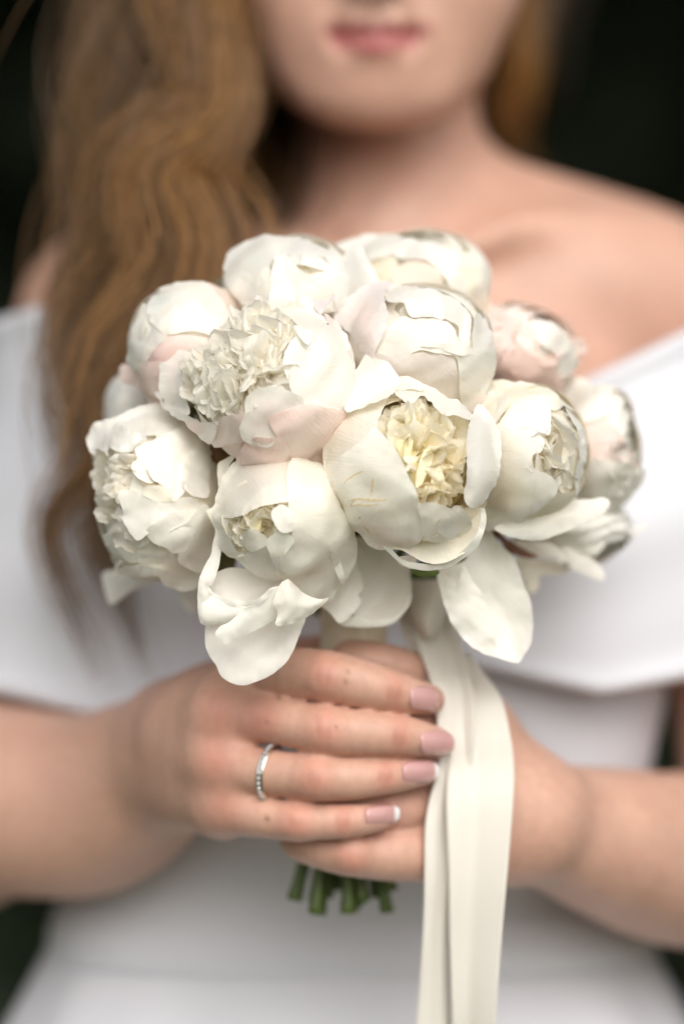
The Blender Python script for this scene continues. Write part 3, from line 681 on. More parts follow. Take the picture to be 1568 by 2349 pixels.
        for i in range(n):
            nrm = nn[i]; o_ = r.uniform(*off) / 1000; k = (CAM_D + y[i]) / CAM_D / PXM
            tip = P(pts[i][0], pts[i][1], y[i]) + nrm * o_
            rad = np.array([pts[i][0] - fc[0], 0, -(pts[i][1] - fc[1])]); rad = rad / (np.linalg.norm(rad) + 1e-6)
            g = nrm + lean * rad * r.uniform(-.1, .7) + r.normal(size=3) * .22; g /= np.linalg.norm(g)
            face = rad + r.normal(size=3) * .55 + np.array([0, 0, .2]); face -= g * (face @ g); face /= np.linalg.norm(face); side = np.cross(g, face)
            Lp = r.uniform(*size) / 1000 * 1.3; Wd = r.uniform(*size) / 1000 * .68; nu, nv = 15, 12; V = []; C = []; UV = []
            cup = r.uniform(.05, .6); ph = r.uniform(0, 6.28, 4); curl = r.uniform(-.4, 1.3); fq = r.uniform(1.6, 3.0); am = crimp * r.uniform(.04, .11); notch = r.uniform(0, .16)
            for jv in range(nv):
                v_ = jv / (nv - 1); wd = Wd * (.26 + .74 * math.sin(math.pi * min(1, .06 + .60 * v_)))
                for ju in range(nu):
                    u = -1 + 2 * ju / (nu - 1)
                    le = Lp * (v_ * (1 - .42 * u ** 4 * v_ - .10 * u * u * v_ - notch * v_ * math.exp(-((u - .2) / .16) ** 2) + .035 * v_ * math.sin(u * 6 + ph[0]) + .02 * v_ * math.sin(u * 15 + ph[3])) - .95)
                    hgt = Wd * (-cup * (u * u - .3) * (.4 + .6 * v_) + am * v_ ** 1.4 * math.sin(u * fq * 1.8 + ph[1] + 1.2 * v_) + am * .7 * v_ ** 2.5 * math.sin(u * fq * 4.3 + ph[2])) + Lp * curl * max(0, v_ - .4) ** 2 * .8
                    V.append(tip + g * le + side * (u * wd) + face * hgt)
                    C.append(deep + (col - deep) * v_); UV.append((u * Wd * 1000, v_ * Lp * 1000))
            f = [(jv * nu + ju, jv * nu + ju + 1, (jv + 1) * nu + ju + 1, (jv + 1) * nu + ju) for jv in range(nv - 1) for ju in range(nu - 1)]
            link('petal', V, f, M_THIN, s.o, cols=np.clip(np.array(C), 0, .965), uv=np.array(UV) + r.uniform(0, 50, 2))
    def sepal(s, z, pts, off=-2, col=(.13, .15, .03), tip=(.16, .06, .03), **kw):
        return s.petal(z, pts, off=off, lift=.3, col=np.array(col), tipcol=tip, name='sepal', m=M_GREEN, crk=.5, **kw)
    def stem(s, i, n):
        """from the back of the bloom through the binding to a cut end"""
        an = 2.39996 * i; rr = .0095 * math.sqrt((i + .5) / n); hx, hy = rr * math.cos(an), rr * math.sin(an)
        H = P(812, 1450, .078); B = P(795, 2040, .078); bot = P(795, 2068, .078)[2] + random.uniform(-.005, .005)
        b0 = s.c - s.a * s.r * .85
        tw = .5
        hx2, hy2 = rr * 1.5 * math.cos(an + tw), rr * 1.1 * math.sin(an + tw)
        pth = catmull(np.array([s.c - s.a * s.r * .2, b0, (b0 + H) / 2 + (0, .006, -.006), H + (hx, hy, 0), (H + B) / 2 + (hx * .9, hy * .9, 0), np.array([B[0] + hx2 * 1.35, B[1] + hy2, B[2] + .012]), np.array([B[0] + hx2 * 1.7, B[1] + hy2 * 1.2, bot])]), 6)
        ra = np.full(len(pth), random.uniform(.0022, .0032)); ra[-4:] *= np.linspace(1, 1.25, 4)
        v, f = tube(pth, ra, 9); link('stem', v, f, M_STEM, s.o)

BQ = {}
# far blooms first
o = Peony('small blurred white peony peeking out behind the leftmost bloom', 530, 1640, 110, 150, .03, .098, (-.6, -.3, .4), WHITE); BQ['O'] = o
o.shell(6, 40); o.petal(0, [(252, 905), (268, 880), (305, 868), (338, 895), (345, 935), (310, 965), (262, 968), (246, 930)], 1, 1.5, GREYW); o.shell(6, 24, .80, seed=1); o.shell(5, 3, .66, seed=2)
o.ruffle(0, [(262, 890), (330, 890), (335, 950), (265, 955)], 10, (6, 9), (-4, 1), WHITE)
p = Peony('cream peony at the top right with a peach folded centre', 1675, 1125, 300, 215, .032, .082, (0, -.7, .6), WHITE); BQ['D'] = p
p.shell(7, 50); p.shell(6, 36, .885, seed=3); p.shell(6, 24, .80, seed=1); p.shell(5, 3, .66, seed=2)
p.petal(5, [(400, 300), (620, 290), (640, 400), (600, 520), (480, 540), (400, 430)], -1.5, .5, CREAM * [1, .98, .92])
p.petal(5, [(60, 240), (220, 150), (400, 100), (580, 80), (680, 120), (700, 150), (640, 260), (450, 310), (350, 420), (200, 380)], 0, 1.2)
p.petal(5, [(640, 300), (710, 150), (860, 160), (1010, 190), (1170, 280), (1290, 330), (1380, 480), (1420, 640), (1400, 740), (1250, 740), (1150, 640), (1050, 460), (900, 330)], .8, 1.5)
p.petal(5, [(590, 480), (680, 350), (800, 310), (930, 340), (1030, 430), (1030, 580), (900, 620), (700, 600)], 1.0, 1.0, np.array([.88, .78, .68]))
p.petal(5, [(1170, 300), (1260, 290), (1350, 400), (1410, 560), (1420, 720), (1300, 760), (1200, 620)], 1.6, 1.2, CREAM)
p.ruffle(5, [(450, 330), (700, 300), (1000, 400), (1000, 560), (560, 540)], 12, (8, 12), (-5, 0), CREAM)
p = Peony('blurred pale pink ruffled peony at the right in front of the bare shoulder', 2080, 1395, 242, 192, .03, .082, (.5, -.5, .5), (BLUSH + WHITE) / 2); BQ['F'] = p
p.shell(7, 55); p.shell(6, 36, .885, seed=3); p.shell(6, 24, .80, seed=1); p.shell(5, 3, .66, seed=2)
p.petal(6, [(150, 130), (330, 100), (450, 170), (560, 190), (680, 330), (650, 500), (450, 420), (380, 560), (280, 690), (290, 400), (240, 250)], 1, 1.5, BLUSH)
p.petal(6, [(280, 690), (380, 560), (470, 400), (600, 450), (800, 560), (860, 680), (750, 770), (600, 720), (420, 700)], 1.2, 1, (PINK + BLUSH) / 2)
p.petal(6, [(450, 190), (550, 160), (600, 260), (700, 330), (850, 340), (990, 400), (980, 520), (900, 620), (760, 600), (600, 450), (500, 330)], 0, 1.5, WHITE)
p.petal(6, [(620, 230), (760, 230), (880, 320), (930, 430), (840, 460), (740, 420), (660, 340)], 1.5, 1, WHITE)
p.ruffle(6, [(350, 200), (560, 200), (700, 330), (980, 390), (960, 580), (800, 660), (560, 620), (420, 500)], 34, (7, 12), (-4, 2.5), BLUSH)
p = Peony('pale blurred peony at the far right edge with a frilly right side', 2403, 1793, 175, 262, .035, .085, (.7, -.5, .2), WHITE); BQ['I'] = p
p.shell(7, 55); p.shell(6, 36, .885, seed=3); p.shell(6, 24, .80, seed=1); p.shell(5, 3, .66, seed=2)
p.petal(6, [(870, 760), (960, 690), (1080, 715), (1200, 820), (1240, 920), (1160, 975), (1040, 1010), (960, 960), (880, 880)], 2.5, 1.5)
p.petal(6, [(1010, 1010), (1160, 970), (1240, 1010), (1330, 1100), (1420, 1240), (1450, 1350), (1300, 1300), (1150, 1300), (1000, 1250), (1000, 1120)], 1, 1.4, BLUSH)
p.petal(6, [(950, 1420), (1000, 1260), (1200, 1290), (1440, 1340), (1480, 1390), (1420, 1500), (1330, 1600), (1200, 1650), (1100, 1600), (980, 1580)], 1.5, 1.4, WHITE)
p.ruffle(6, [(1180, 1020), (1320, 1090), (1470, 1340), (1360, 1570), (1240, 1580), (1280, 1300)], 34, (6, 11), (-3, 2.5), GREYW)
p = Peony('loose blurred white peony with drooping petals at the lower right behind the others', 2330, 2130, 215, 130, .03, .088, (.5, -.4, -.4), GREYW); BQ['J'] = p
p.shell(6, 60); p.shell(6, 36, .885, seed=3); p.shell(6, 24, .80, seed=1); p.shell(5, 3, .66, seed=2)
p.petal(6, [(480, 1920), (640, 1930), (800, 1950), (900, 2060), (880, 2100), (740, 2060), (600, 2020)], loose=(.062, 0, .2, 2), col=WHITE)
p.petal(6, [(520, 2060), (640, 2060), (850, 2100), (940, 2140), (880, 2180), (700, 2200), (690, 2280), (620, 2340), (560, 2200)], loose=(.075, 0, .2, 2), col=CREAM)
p.petal(6, [(860, 1970), (960, 1980), (1100, 2060), (1180, 2140), (1210, 2200), (1170, 2240), (1050, 2190), (950, 2140), (900, 2070)], loose=(.066, .1, .3, 2), col=WHITE)
p.petal(6, [(1210, 1680), (1330, 1660), (1400, 1740), (1420, 1820), (1500, 1790), (1530, 1830), (1420, 1890), (1250, 1950), (1160, 2010), (1240, 1850)], loose=(.085, .1, .2, 3))
p.petal(6, [(840, 1860), (1000, 1800), (1180, 1690), (1260, 1740), (1240, 1900), (1160, 2010), (1100, 2040), (1000, 2020), (900, 1960)], loose=(.068, .1, .3, 4), col=WHITE)
# top
p = Peony('white cupped peony at the top left centre of the bouquet', 1175, 1150, 290, 215, .034, .056, (.1, -.6, .7), WHITE); BQ['C'] = p
p.shell(7, 48); p.shell(6, 36, .885, seed=3); p.shell(6, 24, .80, seed=1); p.shell(5, 3, .66, seed=2)
p.petal(7, [(930, 95), (1040, 78), (1150, 95), (1260, 130), (1340, 170), (1370, 300), (1200, 260), (1000, 220)], -1, .8, GREYW)
p.petal(7, [(660, 290), (680, 180), (760, 120), (870, 90), (990, 85), (1080, 80), (1000, 170), (940, 280), (960, 420), (900, 500), (780, 500), (700, 400)], 0.5, 1.2, WHITE)
p.ruffle(7, [(1010, 190), (1150, 180), (1300, 200), (1340, 330), (1200, 340), (1050, 320)], 16, (8, 12), (-3, 1.5), WHITE)
p.petal(7, [(950, 420), (960, 280), (1010, 190), (1090, 260), (1200, 330), (1300, 280), (1390, 230), (1350, 400), (1400, 500), (1250, 540), (1060, 540), (980, 500)], 2.2, 1.4, WHITE)
p.petal(7, [(1330, 500), (1340, 330), (1390, 210), (1470, 150), (1530, 220), (1570, 320), (1580, 420), (1480, 440), (1420, 480)], 3, 1.2, GREYW)
p = Peony('round closed peony bud at the upper left, pink at its lower side', 735, 1385, 232, 248, .030, .044, (-.3, -.5, .7), WHITE); BQ['B'] = p
p.shell(6, 12)
p.petal(7, [(510, 385), (580, 370), (680, 420), (790, 500), (760, 560), (680, 620), (640, 520), (590, 440)], .6, .4, np.array([.88, .72, .62]))
p.petal(7, [(190, 520), (130, 570), (80, 660), (55, 760), (55, 850), (110, 900), (160, 880), (220, 780), (300, 700), (200, 600)], 1, .5, WHITE)
p.petal(7, [(120, 800), (200, 700), (330, 690), (450, 700), (560, 720), (580, 800), (450, 900), (330, 1010), (250, 1120), (190, 1100), (150, 950)], .8, .5, PINK, tipcol=BLUSH)
p.petal(7, [(190, 520), (230, 450), (330, 385), (440, 370), (530, 385), (610, 470), (660, 560), (700, 650), (600, 700), (450, 670), (300, 690), (200, 610)], 1.8, .5, WHITE)
p.petal(7, [(140, 880), (260, 850), (400, 800), (520, 860), (420, 1000), (300, 1130), (220, 1160), (170, 1080)], 1.6, .6, BLUSH)
p.petal(7, [(0, 900), (10, 880), (60, 875), (120, 920), (190, 960), (170, 1060), (90, 1010), (30, 1000), (-2, 970)], loose=(.052, -.2, .2, 2), col=BLUSH)
# right
p = Peony('globe shaped white peony at upper centre with pink left flank and upright petal at right', 1680, 1385, 308, 255, .032, .034, (.15, -.7, .6), WHITE); BQ['E'] = p
p.shell(7, 46); p.shell(6, 36, .885, seed=3); p.shell(6, 24, .80, seed=1); p.shell(5, 3, .66, seed=2)
p.petal(5, [(560, 560), (740, 560), (870, 590), (1000, 600), (1150, 660), (1280, 770), (1310, 840), (1290, 1000), (1280, 1090), (1200, 1030), (1190, 900), (1050, 840), (900, 750), (720, 720), (560, 700)], .3, 1.0, WHITE)
p.ruffle(5, [(700, 690), (900, 640), (1040, 700), (1200, 880), (1180, 1000), (1000, 880), (720, 830)], 16, (7, 11), (-4, 1), WHITE)
p.petal(5, [(90, 830), (180, 700), (350, 580), (560, 515), (600, 560), (540, 660), (570, 800), (560, 900), (480, 1090), (460, 1140), (440, 1200), (350, 1240), (300, 1100), (230, 980), (150, 930)], 1, .5, BLUSH, tipcol=np.array([.88, .82, .79]))
p.petal(5, [(710, 720), (740, 685), (820, 700), (870, 720), (950, 690), (990, 675), (1050, 760), (1050, 860), (950, 840), (830, 850), (760, 830)], 2.2, 1.4, GREYW)
p.petal(5, [(470, 1140), (540, 1030), (600, 900), (700, 830), (800, 860), (900, 840), (1050, 870), (1130, 930), (1190, 1050), (1270, 1120), (1170, 1160), (1000, 1150), (860, 1120), (780, 1150), (700, 1200), (640, 1220), (560, 1190)], 1.6, .9, WHITE)
p.petal(5, [(465, 1143), (560, 1170), (680, 1200), (760, 1160), (870, 1140), (950, 1165), (1080, 1130), (1150, 1200), (1180, 1320), (1300, 1450), (1400, 1480), (1330, 1570), (1200, 1640), (1080, 1600), (900, 1520), (720, 1440), (620, 1370), (540, 1300)], 2.4, .7, np.array([.88, .81, .74]))
p.petal(5, [(1290, 1100), (1290, 950), (1310, 840), (1350, 805), (1385, 810), (1440, 950), (1475, 1200), (1440, 1400), (1330, 1560), (1200, 1580), (1180, 1350), (1170, 1200), (1120, 1150), (1280, 1160)], 3.0, .9, WHITE)
p.petal(5, [(840, 1090), (920, 1060), (1060, 1065), (1200, 1090), (1290, 1110), (1280, 1155), (1180, 1165), (1100, 1140), (980, 1100)], 4.6, .8, WHITE)
p = Peony('white peony right of centre with smooth front petal and a long petal spread below', 2117, 1813, 242, 285, .034, .036, (.5, -.7, .2), WHITE); BQ['H'] = p
p.shell(7, 50, col=CREAM); p.shell(6, 36, .885, seed=3); p.shell(6, 24, .80, seed=1); p.shell(5, 3, .66, seed=2)
p.petal(6, [(230, 790), (340, 700), (500, 685), (640, 700), (760, 760), (870, 850), (860, 890), (800, 910), (740, 850), (640, 830), (480, 900), (330, 950)], .6, .8, CREAM)
p.petal(6, [(770, 910), (870, 890), (950, 980), (1030, 1100), (1045, 1220), (1010, 1400), (950, 1550), (880, 1560), (830, 1420), (870, 1300), (890, 1120), (800, 1000)], -2.5, .8, CREAM)
p.ruffle(6, [(850, 1000), (1000, 1100), (1010, 1350), (930, 1550), (800, 1580), (830, 1400), (860, 1200)], 16, (9, 14), (-4, .8), WHITE)
p.petal(6, [(870, 895), (960, 960), (1035, 1080), (1050, 1220), (1015, 1400), (960, 1560), (975, 1380), (1000, 1200), (975, 1060), (920, 970)], 1.6, .8, GREYW)
p.petal(6, [(340, 1820), (480, 1770), (640, 1690), (760, 1630), (950, 1600), (1100, 1600), (1180, 1580), (1245, 1635), (1180, 1720), (1030, 1800), (850, 1870), (700, 1920), (540, 1910), (420, 1880)], loose=(.030, .25, .25, 4.5), col=CREAM, tipcol=WHITE, lift=1.0)
p.ruffle(6, [(640, 1130), (760, 1060), (880, 1110), (870, 1260), (810, 1420), (650, 1360)], 14, (9, 13), (-2, 3), WHITE)
p.petal(6, [(400, 1030), (480, 900), (560, 830), (640, 790), (740, 830), (775, 950), (770, 1090), (700, 1080), (600, 1040), (480, 1060)], 2.0, 1.0, WHITE)
p.petal(6, [(150, 840), (250, 800), (400, 775), (480, 810), (480, 880), (420, 960), (330, 1085), (280, 1030), (190, 900)], 2.4, .7, WHITE)
p.petal(6, [(330, 1090), (400, 1020), (560, 1010), (640, 1050), (720, 1130), (700, 1230), (640, 1250), (650, 1350), (740, 1390), (810, 1450), (800, 1540), (700, 1640), (560, 1740), (400, 1800), (280, 1800), (220, 1700), (270, 1480), (320, 1300), (330, 1180)], 3.0, .6, CREAM, tipcol=WHITE)
p.sepal(6, [(300, 1800), (340, 1820), (460, 1920), (600, 2000), (690, 2050), (600, 2060), (480, 2020), (390, 1930), (330, 1870)], loose=(.048, .1, .1, 1))
# left
p = Peony('wide open peony at the far left with a frilly side and many loose petals', 620, 1990, 258, 345, .036, .040, (-.75, -.55, .1), WHITE); BQ['K'] = p
p.shell(8, 62); p.shell(6, 36, .885, seed=3); p.shell(6, 24, .80, seed=1); p.shell(5, 3, .66, seed=2)
p.petal(2, [(200, 1900), (400, 1880), (640, 1900), (780, 1960), (700, 2020), (560, 2060), (450, 2120), (280, 2240), (210, 2100)], loose=(.078, -.2, -.1, 3), col=GREYW)
p.petal(2, [(960, 2080), (1100, 2060), (1190, 2000), (1190, 2200), (1180, 2330), (1080, 2310), (1000, 2200)], loose=(.075, 0, 0, 2), col=GREYW)
p.ruffle(2, [(130, 1270), (330, 1300), (480, 1460), (640, 1580), (400, 1900), (250, 1850), (140, 1560)], 22, (8, 13), (-5, 0), WHITE * .98)
p.ruffle(2, [(60, 680), (300, 700), (540, 720), (520, 820), (420, 900), (400, 1250), (330, 1300), (130, 1280), (75, 1050)], 52, (6, 11), (-5, 2.5), WHITE, focus=(560, 900))
p.ruffle(2, [(540, 640), (700, 560), (800, 700), (650, 1000), (560, 900)], 14, (8, 12), (-5, .5), CREAM)
p.petal(2, [(370, 330), (500, 240), (700, 185), (850, 180), (950, 230), (1070, 300), (1060, 380), (980, 430), (870, 470), (700, 480), (560, 480), (400, 430)], 1.4, .8, WHITE)
p.petal(2, [(90, 620), (75, 500), (150, 400), (250, 350), (370, 340), (450, 440), (560, 480), (660, 540), (540, 600), (520, 660), (380, 670), (300, 620), (290, 720), (240, 660), (190, 640), (150, 700)], 2.0, 1.8, WHITE, crk=2.2)
p.petal(2, [(530, 620), (650, 570), (800, 500), (980, 420), (1080, 340), (1130, 430), (1190, 480), (1180, 620), (1080, 740), (1030, 880), (1030, 1050), (900, 1160), (780, 1000), (750, 900), (700, 980), (560, 920), (500, 800), (560, 720)], 1.2, 1.2, CREAM * [1, 1, 1.06], tipcol=WHITE)
p.petal(2, [(380, 1100), (430, 1045), (520, 1060), (640, 1130), (740, 1150), (900, 1170), (1000, 1120), (1190, 1130), (1200, 1220), (1050, 1310), (900, 1300), (750, 1400), (650, 1500), (570, 1540), (480, 1450), (400, 1330), (345, 1300), (420, 1300)], 2.4, 1.3, WHITE)
p.petal(2, [(600, 1080), (640, 1010), (760, 1000), (860, 1020), (910, 1100), (880, 1170), (740, 1160), (660, 1130)], 1.2, 1.0, CREAM)
p.petal(2, [(660, 800), (760, 770), (850, 640), (910, 700), (890, 1030), (780, 980), (700, 930)], 2.2, 1.0, WHITE)
p.petal(2, [(360, 1640), (390, 1620), (460, 1680), (560, 1700), (750, 1695), (900, 1680), (1000, 1740), (1060, 1800), (1170, 1810), (1230, 1750), (1200, 1930), (1100, 2040), (950, 2050), (820, 1980), (760, 1900), (600, 1800), (480, 1790), (400, 1720)], 1.2, 1.2, CREAM, tipcol=WHITE)
p.petal(2, [(262, 1895), (350, 1840), (450, 1805), (580, 1795), (800, 1830), (900, 1900), (760, 1900), (600, 1905), (450, 1895), (340, 1903)], 2.6, .9, WHITE)
p.petal(2, [(1250, 740), (1380, 840), (1410, 870), (1400, 1000), (1400, 1100), (1350, 1240), (1270, 1260), (1190, 1180), (1220, 1000)], 1.5, .2, CREAM)
p.petal(2, [(650, 1450), (740, 1370), (900, 1265), (1000, 1270), (1120, 1230), (1170, 1320), (1090, 1450), (1050, 1600), (1000, 1660), (900, 1680), (850, 1630), (700, 1560)], 3.2, 1.0, WHITE)
p.petal(2, [(1085, 320), (1120, 340), (1190, 400), (1240, 460), (1270, 560), (1280, 720), (1270, 900), (1240, 1100), (1180, 1125), (1060, 1080), (1000, 1000), (1010, 850), (1060, 700), (1150, 620), (1190, 540), (1165, 470), (1110, 400)], 3.4, 1.0, WHITE, crk=1.4)
p.petal(2, [(870, 1490), (900, 1440), (1040, 1360), (1120, 1240), (1190, 1180), (1250, 1270), (1330, 1440), (1350, 1480), (1310, 1620), (1240, 1740), (1180, 1830), (1060, 1820), (960, 1770), (970, 1670), (1020, 1640), (1050, 1500), (960, 1560), (890, 1550)], 4.6, 1.2, WHITE)
p.sepal(2, [(1235, 440), (1400, 540), (1560, 640), (1640, 760), (1500, 800), (1400, 870), (1300, 780), (1270, 640)], loose=(.034, 0, 0, 2), tip=(.20, .07, .03))
# front three
p = Peony('biggest blush peony left of centre, half open with a ruffled cream heart', 1090, 1545, 328, 322, .034, .016, (-.45, -.75, .3), WHITE); BQ['A'] = p
p.shell(8, 58); p.shell(6, 36, .885, seed=3); p.shell(6, 24, .80, seed=1); p.shell(5, 3, .66, seed=2)
p.petal(1, [(870, 0), (855, 100), (880, 190), (1000, 200), (1050, 120), (1055, 20), (1020, -50), (960, -100), (900, -60)], loose=(.010, 0, .25, 1.5), col=np.array([.84, .80, .80]))
p.petal(1, [(1200, 120), (1250, 90), (1300, 110), (1350, 60), (1370, 75), (1290, 170), (1250, 210)], loose=(.008, 0, 0, .8), col=np.array([.86, .78, .78]))
p.petal(1, [(1270, 230), (1390, 280), (1440, 350), (1470, 480), (1530, 620), (1500, 700), (1450, 600), (1420, 470), (1340, 350)], .5, .5, BLUSH)
p.petal(1, [(1080, 120), (1150, 110), (1230, 190), (1300, 300), (1230, 290), (1120, 220)], 2.0, .8, WHITE)
p.petal(1, [(60, 900), (30, 700), (40, 570), (110, 505), (200, 500), (250, 560), (230, 650), (210, 760), (230, 880), (260, 990), (150, 960)], .4, 1.2, BLUSH, tipcol=WHITE)
p.ruffle(1, [(200, 600), (350, 480), (560, 540), (780, 620), (740, 850), (680, 960), (480, 1040), (340, 990), (220, 850)], 56, (8, 13), (-.2, 3.6), WHITE * 1.02, WHITE, focus=(520, 760), lean=1.4)
p.ruffle(1, [(450, 360), (600, 190), (860, 120), (1080, 170), (1060, 420), (990, 560), (990, 780), (800, 760), (600, 560), (400, 440)], 52, (9, 14), (-.2, 3.6), WHITE * 1.02, WHITE, focus=(800, 520), lean=1.4)
p.petal(1, [(460, 1225), (600, 1190), (740, 1170), (720, 1260), (640, 1320), (530, 1260), (480, 1250)], 1.6, .5, BLUSH)
p.petal(1, [(240, 1030), (350, 1040), (460, 1055), (520, 1000), (680, 980), (780, 1050), (720, 1170), (600, 1200), (460, 1235), (430, 1195), (350, 1140)], 2.4, .9, BLUSH * [1, 1.03, 1.04])
p.petal(1, [(0, 820), (50, 825), (55, 890), (110, 925), (220, 970), (330, 1015), (350, 1040), (455, 1060), (470, 1110), (430, 1195), (340, 1140), (230, 1040), (130, 1000), (50, 940), (30, 880)], 2.6, 1.2, WHITE, crk=1.6)
p.petal(1, [(680, 980), (680, 870), (760, 800), (860, 775), (950, 770), (980, 800), (1050, 830), (1110, 870), (1120, 980), (1000, 1040), (920, 1160), (850, 1220), (700, 1190), (640, 1100), (660, 1030)], 2.8, 1.4, BLUSH * [1, 1.05, 1.06], tipcol=WHITE)
p.petal(1, [(850, 1040), (890, 985), (1000, 955), (1160, 905), (1260, 930), (1410, 960), (1400, 1020), (1330, 1180), (1285, 1340), (1180, 1395), (1050, 1355), (930, 1365), (820, 1330), (700, 1335), (625, 1300), (670, 1210), (760, 1150), (910, 1150)], 3.4, .8, BLUSH, tipcol=BLUSH * [1, .96, .95])
p.petal(1, [(640, 1290), (680, 1200), (780, 1150), (900, 1180), (1010, 1240), (960, 1330), (820, 1335), (700, 1335)], 4.4, .5, PINK * [1, 1.06, 1.06], tipcol=BLUSH)
p.petal(1, [(1000, 250), (1050, 215), (1140, 210), (1210, 270), (1290, 320), (1370, 390), (1430, 480), (1455, 620), (1490, 720), (1505, 790), (1470, 930), (1390, 1010), (1260, 960), (1160, 930), (1090, 880), (1030, 820), (1000, 740), (965, 640), (965, 560), (1000, 470), (1060, 400), (1060, 320)], 3.3, 1.2, WHITE)
p.petal(1, [(1060, 420), (1040, 350), (1100, 380), (1155, 390), (1150, 450), (1130, 485)], 6.4, 1.2, GREYW)
p.sepal(1, [(1460, 660), (1520, 650), (1545, 720), (1510, 770), (1490, 730)], off=0, col=(.30, .16, .05), tip=(.12, .06, .02))
p.sepal(1, [(1190, 1370), (1280, 1340), (1320, 1430), (1310, 1490), (1230, 1430)], loose=(.022, 0, 0, 1))
p = Peony('round cream peony at the bottom with small crumpled opening and torn petals hanging below', 1139, 2072, 272, 242, .034, .014, (-.35, -.85, -.15), CREAM * [1, 1.01, 1.04]); BQ['L'] = p
p.shell(8, 50); p.shell(6, 36, .885, seed=3); p.shell(6, 24, .80, seed=1); p.shell(5, 3, .66, seed=2)
p.petal(3, [(110, 1600), (260, 1580), (420, 1540), (700, 1540), (970, 1540), (950, 1660), (870, 1860), (780, 1980), (640, 2080), (480, 2140), (360, 2140), (250, 2080), (180, 1960), (110, 1850), (95, 1750)], loose=(.010, 0, .15, 4), lift=.6, col=WHITE * .99, lam=5)
p.petal(3, [(30, 1500), (60, 1400), (130, 1340), (200, 1370), (330, 1445), (560, 1430), (640, 1500), (420, 1560), (250, 1600), (100, 1615), (50, 1585)], loose=(.006, 0, .1, 3), col=WHITE)
p.petal(3, [(90, 1290), (180, 1150), (340, 1095), (500, 1120), (700, 1150), (850, 1180), (780, 1280), (680, 1340), (580, 1390), (480, 1420), (430, 1450), (330, 1440), (200, 1380)], loose=(.010, 0, .5, -3), col=WHITE)
p.petal(3, [(35, 1220), (90, 1080), (150, 960), (170, 850), (210, 700), (240, 820), (235, 940), (215, 1080), (190, 1170), (150, 1260), (100, 1260), (140, 1370), (130, 1540), (60, 1600), (25, 1450)], loose=(.006, 0, 0, 3), lift=1.4, col=WHITE)
p.petal(3, [(100, 590), (160, 560), (210, 420), (240, 420), (230, 560), (215, 800), (190, 930), (150, 960), (180, 780), (150, 690)], loose=(.008, 0, 0, 2), col=CREAM)
p.petal(3, [(210, 370), (220, 200), (300, 120), (380, 90), (440, 120), (400, 180), (370, 130), (310, 220), (250, 330), (240, 395)], 1.0, 1.6, CREAM)
p.ruffle(3, [(225, 680), (430, 620), (520, 690), (470, 760), (430, 830), (440, 1000), (330, 920), (260, 820)], 34, (6, 9.5), (-3, 1.8), CREAM * [1, 1.02, 1.06], focus=(560, 740))
p.ruffle(3, [(580, 620), (700, 550), (780, 600), (760, 740), (660, 800), (620, 720)], 16, (6, 9), (-3, 2), CREAM * [1, 1.02, 1.06], focus=(540, 740))
p.petal(3, [(440, 620), (500, 590), (560, 600), (580, 700), (560, 790), (500, 720)], -5, 1, YELLOW)
p.petal(3, [(205, 660), (300, 650), (330, 760), (360, 880), (440, 960), (560, 900), (660, 880), (760, 960), (800, 1150), (700, 1190), (560, 1155), (430, 1075), (300, 965), (240, 850)], 1.2, 1.2, CREAM, tipcol=WHITE, crk=1.5)
p.petal(3, [(400, 830), (510, 745), (640, 810), (655, 870), (540, 930), (440, 910)], 1.4, 1.0, CREAM * [1, 1.01, 1.03])
p.petal(3, [(200, 640), (240, 430), (330, 270), (430, 170), (600, 120), (850, 130), (890, 220), (850, 330), (840, 500), (750, 530), (600, 560), (420, 640), (300, 650)], 2.2, 1.0, np.array([.88, .82, .74]), tipcol=CREAM * [1, 1.01, 1.04])
p.petal(3, [(650, 840), (780, 760), (880, 850), (790, 980), (800, 1100), (720, 1050), (680, 950)], 2.2, 1.0, CREAM * [1, 1.02, 1.06])
p.petal(3, [(690, 600), (780, 540), (850, 600), (880, 740), (790, 770), (720, 700)], 3.0, 1.4, WHITE)
p.petal(3, [(830, 240), (900, 150), (1060, 190), (1180, 260), (1220, 400), (1290, 590), (1380, 720), (1410, 880), (1390, 1040), (1300, 1190), (1200, 1300), (1130, 1390), (1000, 1350), (880, 1250), (790, 1140), (770, 980), (800, 900), (870, 880), (850, 700), (840, 560), (820, 400)], 3.2, .8, CREAM * [1, 1.02, 1.06])
p.petal(3, [(1165, 830), (1210, 860), (1265, 1020), (1275, 1180), (1220, 1100), (1190, 960)], 4.4, .8, WHITE)
p.petal(3, [(190, 1690), (225, 1625), (330, 1570), (430, 1470), (560, 1425), (640, 1310), (720, 1265), (800, 1290), (770, 1400), (765, 1490), (720, 1560), (560, 1650), (400, 1730), (265, 1785)], loose=(-.005, .3, -.2, 2.5), lift=.5, col=WHITE)
p.petal(3, [(105, 1255), (180, 1330), (300, 1380), (400, 1390), (490, 1395), (580, 1370), (660, 1300), (720, 1290), (640, 1370), (560, 1430), (440, 1442), (330, 1445), (200, 1370), (120, 1310)], loose=(-.009, .1, -.35, .8), lift=.3, col=WHITE, crk=1.6)
p.petal(3, [(830, 1200), (880, 1240), (1000, 1340), (1130, 1380), (1200, 1370), (1080, 1490), (920, 1580), (740, 1620), (725, 1580), (740, 1490), (700, 1440), (720, 1330), (760, 1250)], 0, .8, CREAM * [1, 1.02, 1.06], crk=1.3, loose=(-.003, .55, -.1, 4))
p = Peony('cream yellow peony at the centre with a deep hollow heart and brown scratch marks', 1638, 1875, 335, 308, .036, .010, (.35, -.85, .1), CREAM * [1, 1.01, 1.04]); BQ['G'] = p
